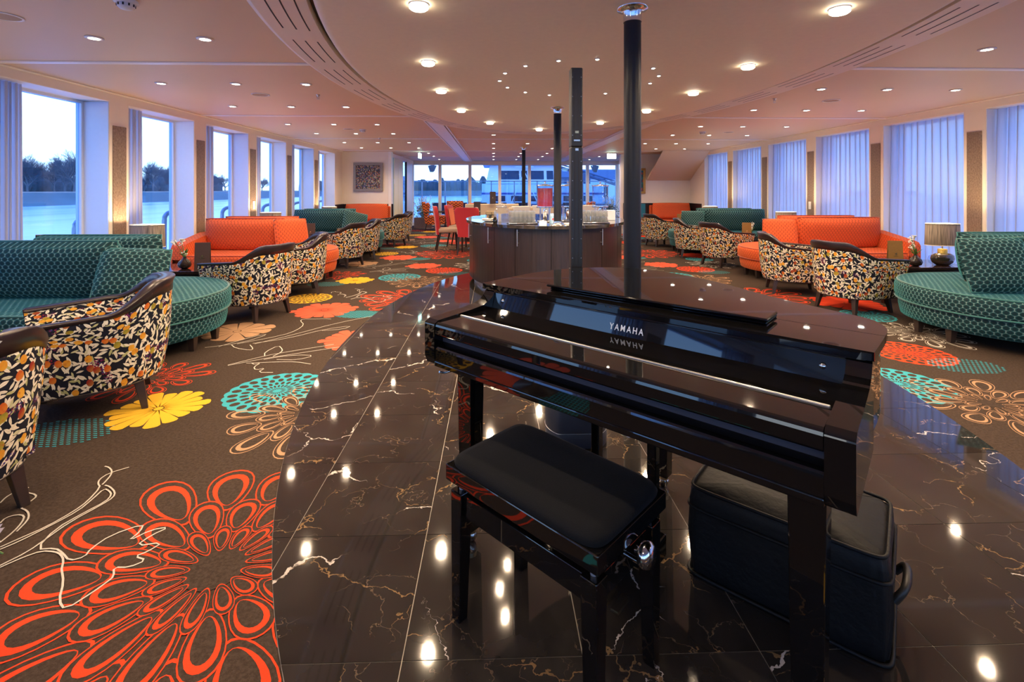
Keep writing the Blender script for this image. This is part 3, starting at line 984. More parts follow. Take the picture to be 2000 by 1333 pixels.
# panoramic windows behind the camera
wb = struct(MB().box((XL-0.3, YB-0.3, 2.2), (XR+0.3, YB, ZC+0.002)).build('wall_back', 'wall_cream'))
MB().box((XL-0.3, YB-0.3, 0), (XR+0.3, YB, 0.45)).build('parapet', 'wall_cream', wb)
xs = [XL+(XR-XL)*k/6 for k in range(7)]
for k in range(7):
    MB().box((xs[k]-0.08, YB-0.25, 0.45), (xs[k]+0.08, YB, 2.2)).build('pier', 'wall_cream', wb)
for k in range(6):
    nwin += 1
    f = MB()
    f.box((xs[k]+0.08, YB-0.16, 0.45), (xs[k]+0.12, YB-0.10, 2.2)).box((xs[k+1]-0.12, YB-0.16, 0.45), (xs[k+1]-0.08, YB-0.10, 2.2))
    o = struct(f.build('window_%d' % nwin, 'reveal_white'))
    MB().box((xs[k]+0.12, YB-0.136, 0.45), (xs[k+1]-0.12, YB-0.124, 2.2)).build('pane', 'window_glass', o)

# ---- far end: picture wall on the left, stair soffit on the right, glazed end wall
we = struct(MB().box((XL-0.3, 13.7, 0), (-2.87, 13.85, ZC+0.002)).build('wall_end_left', 'wall_cream'))
MB().box((XL+0.001, 13.66, 0), (-2.80, 13.70, 0.92)).build('wainscot', 'wainscot', we, bevel=0.004)
MB().box((XL-0.002, 13.08, 0), (XL+0.03, 13.66, 0.92)).build('wainscot', 'wainscot', we, bevel=0.004)
MB().box((-2.93, 13.64, 0.0), (-2.85, 13.86, ZC)).build('corner_post', 'trim_white', we, bevel=0.004)
rr_ = struct(MB().box((-3.05, 13.85, 2.27), (-2.95, YE, ZC+0.002)).build('wall_return_left', 'wall_cream'))
for y0, y1, mt in ((13.86, 14.68, None), (14.70, 15.28, 'sage_door'), (15.32, 16.05, 'sage_door'), (16.08, 16.70, None), (16.70, 16.78, 'slot_black'), (16.80, 17.95, 'trim_white')):
    if mt: MB().box((-3.03, y0, 0), (-2.97, y1, 2.27)).build('door_panel', mt, rr_, bevel=0.004)
    else: MB().box((-3.006, y0, 0), (-2.994, y1, 2.27)).build('pane', 'window_glass', rr_)
wr = struct(MB().box((3.86, 14.42, 0), (XR+0.3, 14.55, ZC+0.002)).build('wall_end_right', 'wall_cream'))
MB().hexa([(4.59,13.05,ZC-0.001),(XR,13.05,ZC-0.001),(XR,14.425,1.59),(4.59,14.425,1.59)],
          [(4.59,13.06,ZC+0.001),(XR,13.06,ZC+0.001),(XR,14.43,1.66),(4.59,14.43,1.66)]).build('stair_soffit', 'ceiling_paint', wr)
MB().box((3.87, 14.38, 0), (XR, 14.42, 0.92)).build('wainscot', 'wainscot', wr, bevel=0.004)
MB().box((XR-0.03, 13.6, 0), (XR+0.002, 14.38, 0.92)).build('wainscot', 'wainscot', wr, bevel=0.004)
MB().box((3.90, 14.36, 0.0), (4.52, 14.385, 0.90)).build('teal_panel', 'teal_screen', wr, bevel=0.004)
rr2 = struct(MB().box((4.62, 14.55, 2.27), (4.72, YE, ZC+0.002)).build('wall_return_right', 'wall_cream'))
MB().box((4.65, 14.56, 0), (4.67, 16.3, 2.27)).build('pane', 'window_glass', rr2)
MB().box((4.62, 16.3, 0), (4.72, 16.36, 2.27)).build('post', 'slot_black', rr2)
MB().box((4.65, 16.36, 0), (4.67, 17.9, 2.27)).build('pane', 'window_glass', rr2)
MB().box((3.80, 14.42, 0), (3.86, 14.60, ZC+0.002)).build('corner_post', 'trim_white', wr, bevel=0.004)
wg = struct(MB().box((-3.1, YE, 2.275), (4.75, YE+0.15, ZC+0.002)).build('wall_far', 'wall_cream', bevel=0.004))
MB().box((-3.1, YE, 0), (4.75, YE+0.15, 0.10)).build('sill', 'wall_cream', wg)
mull = [-3.0, -1.98, -0.874, 0.228, 1.33, 2.43, 3.50, 4.62]
for x in mull:
    MB().box((x-0.055, YE-0.01, 0.1), (x+0.055, YE+0.14, 2.275)).build('mullion', 'trim_white', wg, bevel=0.004)
for a, b in zip(mull[:-1], mull[1:]):
    nwin += 1
    o = struct(MB().box((a+0.055, YE+0.05, 2.235), (b-0.055, YE+0.10, 2.275)).build('window_%d' % nwin, 'trim_white'))
    MB().box((a+0.055, YE+0.07, 0.1), (b-0.055, YE+0.082, 2.235)).build('pane', 'window_glass', o)
for side, xa in ((1, XL), (-1, XR)):
    pass

# ================================================================== lamps of the room
GL_D = 'recessed ceiling downlights'
def make_downlight():
    r = thing('downlight', 'small round recessed downlight glowing in the outer ceiling field', 'ceiling light', group=GL_D)
    MB().lathe([(0.034, 0.0), (0.055, -0.001), (0.056, -0.006), (0.036, -0.010), (0.034, -0.002)], 20, cap0=False, cap1=False).build('trim_ring', 'trim_white', r)
    MB().lathe([(0.036, -0.003), (0.036, -0.008), (0.001, -0.011)], 16, cap0=False).build('lens', 'downlight_glow', r)
    light('SPOT', r, (0, 0, -0.02), W_DOWN, WARM, 0.03, math.radians(150), 0.7)
    return r
dl = make_downlight()
spots = []
for y in (0.9, 2.15, 3.52, 4.99, 6.33, 8.0, 9.28, 11.0, 12.4):
    for x in ((-3.34, -2.6, -1.90) if y > 4 else (-3.3, -2.82, -2.05)[1:]):
        spots.append((x, y))
    for x in ((3.48, 4.20, 4.95) if y > 4 else (3.76, 4.5)):
        spots.append((x, y+0.08))
for y in (9.42, 11.15, 12.44):
    spots += [(0.0, y)] + ([(0.78, y)] if y > 11 else []) + [(1.5, y)]
for y in (14.12, 15.35, 16.9):
    spots += [(-1.88, y), (0.0, y), (0.79, y), (1.55, y), (3.35, y)]
spots += [(-1.0, -0.6), (-2.4, -0.6), (2.4, -0.6), (3.9, -0.6)]
for i, (x, y) in enumerate(spots):
    if i == 0: dl.location = (x, y, ZC)
    else: dup(dl, (x, y, ZC))
def make_dome_light():
    r = thing('dome_light', 'round frosted glass ceiling lamp glowing along the rim of the oval raft', 'ceiling light', group='glass lamps around the oval raft')
    MB().lathe([(0.052, 0.0), (0.054, -0.004), (0.048, -0.006)], 20, cap0=False, cap1=False).build('base_ring', 'trim_white', r)
    MB().lathe([(0.048, -0.002), (0.050, -0.022), (0.040, -0.030), (0.001, -0.033)], 20, cap0=False).build('glass_disc', 'dome_glow', r)
    light('SPOT', r, (0, 0, -0.05), W_DOME*3.2, WARM, 0.03, math.radians(165), 0.5)
    return r
dm = make_dome_light()
DOME = [(-0.393,2.572),(-0.498,3.717),(-0.51,4.767),(-0.392,5.921),(-0.051,6.986),(0.725,7.726),(1.528,6.939),(1.87,5.893),(1.99,4.793),(1.991,3.751),(1.862,2.564),(-0.1,1.55),(1.58,1.55)]
for i, (x, y) in enumerate(DOME):
    if i == 0: dm.location = (x, y, ZD)
    else: dup(dm, (x, y, ZD))
def make_star():
    r = thing('star_light', 'tiny star spot in the circle of lights above the bar', 'ceiling light', group='ring of star spots')
    MB().lathe([(0.014, 0.0), (0.022, -0.001), (0.020, -0.005), (0.013, -0.006)], 14, cap0=False, cap1=False).build('trim_ring', 'chrome', r)
    MB().lathe([(0.014, -0.002), (0.012, -0.008), (0.001, -0.009)], 12, cap0=False).build('lens', 'downlight_glow', r)
    light('SPOT', r, (0, 0, -0.015), W_STAR*4, WARM, 0.015, math.radians(130), 0.6)
    return r
sr = make_star()
for i in range(15):
    t = 2*PI*(i+0.35)/15
    p = (0.743+0.69*math.cos(t), 4.29+0.69*math.sin(t), ZD)
    if i == 0: sr.location = p
    else: dup(sr, p)

# small ceiling fittings
def smoke_detector(x, y, label):
    r = thing('smoke_detector', label, 'smoke detector', (x, y, ZC), group='smoke detectors')
    MB().lathe([(0.058, 0.0), (0.060, -0.012), (0.048, -0.020)], 20, cap0=False).build('base', 'plastic_white', r)
    MB().lathe([(0.044, -0.018), (0.042, -0.036), (0.030, -0.048), (0.001, -0.050)], 16, cap0=False).build('chamber', 'plastic_white', r)
    for k in range(10):
        t = 2*PI*k/10
        MB().box((-0.004, -0.002, -0.036), (0.004, 0.002, -0.022)).build('vent', 'slot_black', r, (0.0435*math.cos(t), 0.0435*math.sin(t), 0), (0, 0, t+PI/2))
smoke_detector(-2.09, 2.83, 'white smoke detector on the ceiling at the top left')
smoke_detector(-2.32, 8.7, 'white smoke detector on the far left ceiling above the teal sofa')
smoke_detector(3.85, 8.85, 'white smoke detector on the right ceiling above the curtains')
def sprinkler(x, y, label):
    r = thing('sprinkler', label, 'sprinkler', (x, y, ZC), group='fire sprinklers')
    MB().lathe([(0.022, 0.0), (0.024, -0.004), (0.010, -0.008), (0.010, -0.026)], 12, cap0=False).build('body', 'brushed_steel', r)
    for sx in (-1, 1):
        MB().tube([(0.010*sx, 0, -0.012), (0.015*sx, 0, -0.030), (0.003*sx, 0, -0.048)], 0.0022, 5).build('yoke', 'brushed_steel', r)
    MB().lathe([(0.018, -0.050), (0.018, -0.048), (0.002, -0.047)], 12).build('deflector', 'brushed_steel', r)
sprinkler(-1.98, 5.55, 'steel sprinkler head hanging from the left ceiling near the oval band')
sprinkler(3.30, 5.62, 'steel sprinkler head hanging from the right ceiling near the oval band')
sprinkler(-2.35, 10.1, 'steel sprinkler head on the far left ceiling')
sprinkler(3.05, 11.0, 'steel sprinkler head on the far right ceiling')
def ceiling_speaker(x, y, label):
    r = thing('ceiling_speaker', label, 'speaker', (x, y, ZC), group='round ceiling loudspeakers')
    MB().lathe([(0.095, 0.0), (0.097, -0.005), (0.085, -0.008), (0.083, -0.002)], 24, cap0=False, cap1=False).build('rim', 'trim_white', r)
    MB().lathe([(0.084, -0.003), (0.001, -0.005)], 24, cap0=False).build('grille', 'beige_fabric', r)
ceiling_speaker(-2.62, 5.55, 'round flush loudspeaker in the left ceiling between the first downlights')
ceiling_speaker(-2.55, 8.65, 'round flush loudspeaker in the left ceiling above the orange sofa')
ceiling_speaker(-3.03, 3.1, 'round flush loudspeaker in the ceiling at the top left corner')
ceiling_speaker(4.05, 5.72, 'round flush loudspeaker in the right ceiling between the first downlights')
ceiling_speaker(4.35, 8.9, 'round flush loudspeaker in the right ceiling above the orange sofa')
def exit_sign(x, y, rz, label):
    r = thing('exit_sign', label, 'exit sign', (x, y, ZC), rz, group='emergency exit signs')
    MB().box((-0.02, -0.012, -0.05), (0.02, 0.012, 0)).build('hanger', 'plastic_white', r)
    MB().box((-0.125, -0.010, -0.19), (0.125, 0.010, -0.05)).build('sign_plate', 'exit_glow', r, bevel=0.004)
exit_sign(3.32, 13.6, 0.0, 'glowing green exit sign hanging near the right end of the glazed wall')
exit_sign(-2.05, 13.6, 1.42, 'glowing exit sign seen edge on near the left glazed door')

# ================================================================== columns
def column(x, y, z0, ztop, label):
    r = thing('column', label, 'column', (x, y, 0), group='slim round columns on the centre line')
    MB().lathe([(0.0455, z0+0.02), (0.0455, ztop-0.045)], 32).build('shaft', 'navy_column', r)
    MB().lathe([(0.048, ztop-0.075), (0.049, ztop-0.020), (0.056, ztop-0.012), (0.080, ztop-0.008), (0.082, ztop)], 32).build('top_collar', 'chrome', r)
    MB().lathe([(0.082, z0), (0.080, z0+0.007), (0.056, z0+0.010), (0.049, z0+0.018), (0.048, z0+0.05)], 32).build('foot_collar', 'chrome', r)
    return r
column(0.748, 2.60, 0.004, ZD, 'nearest slim black column right behind the piano')
column(0.757, 5.74, 0.883, ZD, 'slim black column rising from the front of the bar top')
column(0.75, 12.1, 0.0, ZC, 'farthest slim black column by the cream seats')

# ================================================================== digital grand piano
PF = (-0.250, 1.780, 0.0)
PA = math.atan2(-0.683, 0.731)
piano = thing('digital_grand_piano', 'glossy black digital grand piano with closed lid', 'piano', PF, PA)
W = 1.284
lid_out = [(-0.017,0.315),(-0.019,0.5),(-0.017,0.65),(0.022,0.844),(0.129,1.002),(0.279,1.091),(0.437,1.089),(0.60,1.035),(0.748,0.961),(0.87,0.875),(0.984,0.804),
           (1.11,0.744),(1.217,0.699),(1.266,0.664),(1.298,0.586),(1.298,0.5),(1.288,0.31)]
def curve_pts(pts):
    a = smoothed(pts, 2)
    return a
lo = curve_pts(lid_out)
SEAM = 0.492
back_part = [p for p in lo if p[1] > SEAM+0.002]
back_part = [(-0.019, SEAM+0.002)]+back_part+[(1.297, SEAM+0.002)]
front_part = [p for p in lo if p[1] < SEAM-0.002]
fl_ = [p for p in front_part if p[0] < 0.6]+[(-0.019, SEAM-0.001), (1.297, SEAM-0.001)]+[p for p in front_part if p[0] > 0.6]
def ccw(p):
    a = sum(p[i][0]*p[(i+1)%len(p)][1]-p[(i+1)%len(p)][0]*p[i][1] for i in range(len(p)))
    return p if a > 0 else p[::-1]
MB().prism(ccw(back_part), 0.893, 0.915).build('lid', 'piano_black', piano, bevel=0.005, seg=3)
MB().prism(ccw(fl_), 0.893, 0.915).build('lid_front_flap', 'piano_black', piano, bevel=0.005, seg=3)
body_o = [(min(max(x, 0.0), W), y) for x, y in lo]
def inset(p, d):
    cx = sum(q[0] for q in p)/len(p); cy_ = sum(q[1] for q in p)/len(p)
    out = []
    for x, y in p:
        l = math.hypot(x-cx, y-cy_); out.append((x-(x-cx)/l*d, y-(y-cy_)/l*d))
    return out
bo = inset(lo, 0.016)
MB().prism(ccw(bo), 0.690, 0.891, smooth=False).build('body_rim', 'piano_black', piano, bevel=0.004, seg=2)
# cheeks
def cheek(x0, x1):
    prof = [(0.0, 0.700), (0.012, 0.672), (0.34, 0.672), (0.34, 0.890), (0.318, 0.890), (0.305, 0.872), (0.285, 0.857), (0.25, 0.846), (0.19, 0.840), (0.02, 0.832), (0.0, 0.822)]
    MB().extrude(prof, x0, x1).build('cheek', 'piano_black', piano, bevel=0.006, seg=3)
cheek(0.0, 0.052); cheek(W-0.052, W)
MB().box((0.052, 0.0, 0.672), (W-0.052, 0.34, 0.690)).build('keybed', 'piano_black', piano, bevel=0.003)
prof = [(0.004, 0.672), (0.06, 0.672), (0.06, 0.752), (0.042, 0.752), (0.014, 0.744), (0.008, 0.741), (0.005, 0.736), (0.004, 0.730)]
MB().extrude(prof, 0.053, W-0.053).build('key_slip', 'piano_black', piano, bevel=0.0015)
MB().box((0.053, 0.040, 0.750), (W-0.053, 0.06, 0.782)).build('slip_recess', 'piano_recess', piano)
prof = [(0.12, 0.780), (0.12, 0.829), (0.016, 0.827), (0.009, 0.8245), (0.005, 0.820), (0.003, 0.813), (0.003, 0.786), (0.008, 0.780)]
MB().extrude(prof, 0.054, W-0.054).build('key_cover', 'piano_black', piano, bevel=0.0015)
MB().box((0.058, 0.120, 0.820), (W-0.058, 0.128, 0.833)).build('cover_rail', 'brushed_steel', piano, bevel=0.002)
MB().box((0.054, 0.128, 0.780), (W-0.054, 0.318, 0.826)).build('key_cover_rear', 'piano_black', piano, bevel=0.002)
MB().hexa([(0.052,0.296,0.800),(W-0.052,0.296,0.800),(W-0.052,0.312,0.800),(0.052,0.312,0.800)], [(0.052,0.322,0.892),(W-0.052,0.322,0.892),(W-0.052,0.336,0.892),(0.052,0.336,0.892)]).build('fallboard', 'piano_black', piano, bevel=0.002)
MB().box((0.052, 0.312, 0.885), (W-0.052, 0.324, 0.892)).build('fallboard_lip', 'piano_black', piano, bevel=0.002)
for x in (0.10, W-0.10):
    MB().lathe([(0.008, 0.0), (0.008, 0.004), (0.001, 0.005)], 12).build('screw', 'chrome', piano, (x, 0.3125, 0.858), (PI/2-0.275, 0, 0))
# music desk folded flat on the lid
MB().box((0.270, 0.400, 0.9155), (1.035, 0.520, 0.9230)).build('music_desk_base', 'piano_black', piano, bevel=0.003)
MB().box((0.262, 0.385, 0.9265), (1.040, 0.505, 0.9360)).build('music_desk', 'piano_black', piano, bevel=0.004)
for x in (0.36, 0.94):
    MB().box((x-0.02, 0.44, 0.9225), (x+0.02, 0.48, 0.9270)).build('hinge', 'brushed_steel', piano)
# maker's lettering on the fallboard
def lettering(txt, size, space, parent, loc, rot, mat, name='lettering'):
    c = bpy.data.curves.new(name, 'FONT')
    c.body = txt; c.size = size; c.space_character = space; c.extrude = 0.0006; c.align_x = 'CENTER'; c.align_y = 'CENTER'
    c.offset = 0.0002
    tmp = bpy.data.objects.new(name, c)
    COL.objects.link(tmp)
    bpy.context.view_layer.update()
    me = bpy.data.meshes.new_from_object(tmp.evaluated_get(bpy.context.evaluated_depsgraph_get()))
    bpy.data.objects.remove(tmp)
    me.materials.clear(); me.materials.append(M[mat])
    o = bpy.data.objects.new(name, me)
    COL.objects.link(o); o.parent = parent; o.location = loc; o.rotation_euler = rot; o.scale = (0.80, 1, 1)
    return o
lt = lettering('YAMAHA', 0.029, 1.42, piano, (0.642, 0.3092, 0.848), (PI/2-0.275, 0, 0), 'lettering_silver')
# legs
def piano_leg(x, y, wt=0.036, wf=0.028, zt=0.69):
    L = MB()
    L.leg((x, y, zt), (x, y, 0.055), wt, wf)
    o = L.build('leg', 'piano_black', piano, bevel=0.003)
    MB().lathe([(0.022, 0.040), (0.024, 0.055)], 14, (x, y, 0)).build('caster_cup', 'brass_line', o)
    MB().lathe([(0.001, -0.012), (0.022, -0.012), (0.025, 0.0), (0.022, 0.012), (0.001, 0.012)], 16).build('caster', 'chrome', o, (x, y, 0.0295), (PI/2, 0, 0))
piano_leg(0.105, 0.13); piano_leg(1.195, 0.075); piano_leg(0.50, 0.92)
# pedal lyre
for x in (0.467, 0.684):
    MB().box((x-0.016, 0.404, 0.10), (x+0.016, 0.436, 0.69)).build('lyre_post', 'piano_black', piano, bevel=0.003)
box_ = MB().box((0.44, 0.35, 0.055), (0.71, 0.47, 0.13)).build('pedal_box', 'piano_black', piano, bevel=0.006)
for k in range(3):
    MB().box((0.515+0.045*k, 0.27, 0.062), (0.545+0.045*k, 0.36, 0.074)).build('pedal', 'brass_line', box_, bevel=0.003)
MB().box((0.56, 0.40, 0.0), (0.59, 0.43, 0.056)).build('support_foot', 'piano_black', box_)
MB().tube([(0.10, 0.04, 0.671), (0.10, 0.04, 0.655), (0.085, 0.02, 0.650), (0.08, 0.0, 0.658)], 0.004, 6).build('headphone_hook', 'chrome', piano)

# ================================================================== piano stool
stool = thing('piano_stool', 'adjustable black piano stool with velour seat in front of the piano', 'stool', (0.165, 1.402, 0), math.radians(-45.6))
SL, SW = 0.272, 0.168
MB().box((-SL, -SW, 0.425), (SL, SW, 0.472)).build('seat_frame', 'piano_black', stool, bevel=0.003)
cu = MB()
nn = 16
rows = []
for z, k in ((0.470, 0.975), (0.480, 0.985), (0.492, 0.955), (0.499, 0.86), (0.502, 0.5), (0.503, 0.05)):
    ring = []
    for i in range(64):
        t = 2*PI*i/64
        c, s_ = math.cos(t), math.sin(t)
        ring.append((SL*k*abs(c)**0.22*(1 if c > 0 else -1), SW*k*abs(s_)**0.22*(1 if s_ > 0 else -1), z))
    rows.append(ring)
cu.loft(rows, cap1=True).build('seat_cushion', 'velour_black', stool)
for sx in (-1, 1):
    for sy in (-1, 1):
        MB().leg((sx*(SL-0.035), sy*(SW-0.035), 0.395), (sx*(SL-0.030), sy*(SW-0.030), 0.0), 0.024, 0.017).build('leg', 'piano_black', stool, bevel=0.003)
        MB().lathe([(0.008, 0.0), (0.008, 0.018)], 10).build('bumper', 'rail_steel', stool, (sx*(SL-0.035), sy*(SW-0.035), 0.394))
for sy in (-1, 1):
    y0 = sy*(SW-0.035)
    MB().box((-SL+0.05, y0-0.011, 0.325), (SL-0.05, y0+0.011, 0.390)).build('long_rail', 'piano_black', stool, bevel=0.002)
for sx in (-1, 1):
    x0 = sx*(SL-0.035)
    MB().box((x0-0.011, -SW+0.05, 0.325), (x0+0.011, SW-0.05, 0.390)).build('short_rail', 'piano_black', stool, bevel=0.002)
for s_ in (-1, 1):
    MB().hexa([(-0.22,s_*0.06-0.012,0.345),(-0.19,s_*0.06-0.012,0.345),(-0.19,s_*0.06+0.012,0.345),(-0.22,s_*0.06+0.012,0.345)],
              [(0.10,s_*0.06-0.012,0.428),(0.13,s_*0.06-0.012,0.428),(0.13,s_*0.06+0.012,0.428),(0.10,s_*0.06+0.012,0.428)]).build('scissor_arm', 'brass_line', stool)
    MB().hexa([(0.19,s_*0.075-0.008,0.345),(0.22,s_*0.075-0.008,0.345),(0.22,s_*0.075+0.008,0.345),(0.19,s_*0.075+0.008,0.345)],
              [(-0.13,s_*0.075-0.008,0.428),(-0.10,s_*0.075-0.008,0.428),(-0.10,s_*0.075+0.008,0.428),(-0.13,s_*0.075+0.008,0.428)]).build('scissor_arm', 'brass_line', stool)
MB().tube([(-SL-0.01, 0, 0.375), (SL+0.01, 0, 0.375)], 0.007, 8).build('screw_shaft', 'chrome', stool)
for sx in (-1, 1):
    MB().lathe([(0.010, 0.0), (0.012, 0.012), (0.030, 0.018), (0.033, 0.032), (0.026, 0.044), (0.001, 0.047)], 18).build('knob', 'chrome', stool, (sx*(SL-0.01), 0.02, 0.385), (0, sx*PI/2, 0))

# ================================================================== soft equipment case
bag = thing('equipment_case', 'black padded soft equipment case on the marble under the piano', 'bag', (0.655, 1.632, 0.006), math.atan2(-0.66, 0.75))
def soft_box(x0, y0, x1, y1, z0, z1, seedv, puff=0.012):
    rnd = random.Random(seedv)
    rings = []
    zs = [z0, z0+0.012, z0+0.05, (z0+z1)/2, z1-0.045, z1-0.014, z1]
    ks = [0.94, 0.985, 1.0, 1.015, 1.0, 0.985, 0.90]
    cx, cy_ = (x0+x1)/2, (y0+y1)/2
    n = 56
    for z, k in zip(zs, ks):
        r = []
        for i in range(n):
            t = 2*PI*i/n
            c, s_ = math.cos(t), math.sin(t)
            px = cx+(x1-x0)/2*k*abs(c)**0.16*(1 if c > 0 else -1)
            py = cy_+(y1-y0)/2*k*abs(s_)**0.16*(1 if s_ > 0 else -1)
            r.append((px+rnd.uniform(-1, 1)*0.003, py+rnd.uniform(-1, 1)*0.003, z+rnd.uniform(-1, 1)*0.002))
        rings.append(r)
    top = [(cx+(p[0]-cx)*0.5, cy_+(p[1]-cy_)*0.5, z1+puff) for p in rings[-1]]
    rings.append(top)
    return MB().loft(rings, cap0=True, cap1=True)
soft_box(0, 0, 0.545, 0.345, 0.0, 0.295, 4).build('case_body', 'bag_nylon', bag)
for z in (0.004, 0.225, 0.290):
    pts = []
    for i in range(49):
        t = 2*PI*i/48
        c, s_ = math.cos(t), math.sin(t)
        k = 1.012 if z < 0.26 else 0.975
        pts.append((0.2725+0.2725*k*abs(c)**0.16*(1 if c > 0 else -1), 0.1725+0.1725*k*abs(s_)**0.16*(1 if s_ > 0 else -1), z+0.002))
    MB().tube(pts, 0.0055, 6).build('piping', 'bag_nylon', bag)
pts = [(0.545+0.004, 0.10, 0.13), (0.575, 0.11, 0.17), (0.580, 0.17, 0.185), (0.575, 0.23, 0.17), (0.549, 0.24, 0.13)]
MB().tube(smoothed(pts, 2), 0.011, 6).build('handle', 'speaker_black', bag)
MB().box((0.05, 0.347, 0.07), (0.13, 0.352, 0.20)).build('strap_patch', 'speaker_black', bag)

# ================================================================== line-array loudspeaker
pa = thing('line_array_speaker', 'tall slim black line array loudspeaker on a round navy base', 'speaker', (0.430, 2.535, 0.005))
drum = MB()
prof = []
for z, r in ((0.0, 0.150), (0.006, 0.158), (0.075, 0.160), (0.078, 0.1585), (0.081, 0.160), (0.205, 0.160), (0.225, 0.150), (0.230, 0.120)):
    ring = []
    for i in range(48):
        t = 2*PI*i/48
        x, y = r*math.cos(t), r*math.sin(t)
        if y < -0.75*r: y = -0.75*r-0.02*(abs(y)-0.75*r)
        ring.append((x, y, z))
    prof.append(ring)
drum.loft(prof, cap0=True, cap1=True).build('power_base', 'drum_navy', pa)
ring = [(0.1612*math.cos(2*PI*i/48), max(-0.1205, 0.1612*math.sin(2*PI*i/48)), 0.078) for i in range(49)]
MB().tube(ring, 0.0013, 5).build('base_trim', 'brushed_steel', pa)
def mast(z0, z1, w, d, nm):
    o = MB().box((-w/2, -d/2, z0), (w/2, d/2, z1)).build(nm, 'speaker_black', pa, bevel=0.006)
    for sx in (-1, 1):
        MB().box((sx*w*0.17-0.0028, -d/2-0.0012, z0+0.03), (sx*w*0.17+0.0028, -d/2+0.002, z1-0.03)).build('slot', 'slot_black', o)
        for k in range(int((z1-z0)/0.1)):
            MB().lathe([(0.0022, 0), (0.0022, 0.0012)], 8).build('screw', 'rail_steel', o, (sx*w*0.36, -d/2+0.0002, z0+0.06+0.1*k), (PI/2, 0, 0))
    return o
mast(0.20, 0.885, 0.064, 0.075, 'mast_lower')
mast(0.885, 1.52, 0.062, 0.070, 'mast_middle')
mast(1.52, 1.930, 0.062, 0.070, 'mast_upper')
MB().box((-0.022, -0.0375, 1.545), (0.022, -0.0345, 1.562)).build('carry_latch', 'slot_black', pa)
MB().box((-0.016, -0.039, 1.549), (0.016, -0.0365, 1.557)).build('badge', 'brushed_steel', pa)
MB().box((-0.008, -0.039, 1.500), (0.008, -0.0355, 1.512)).build('badge', 'brushed_steel', pa)
MB().box((-0.009, -0.039, 1.590), (0.009, -0.0355, 1.602)).build('badge', 'brass_line', pa)

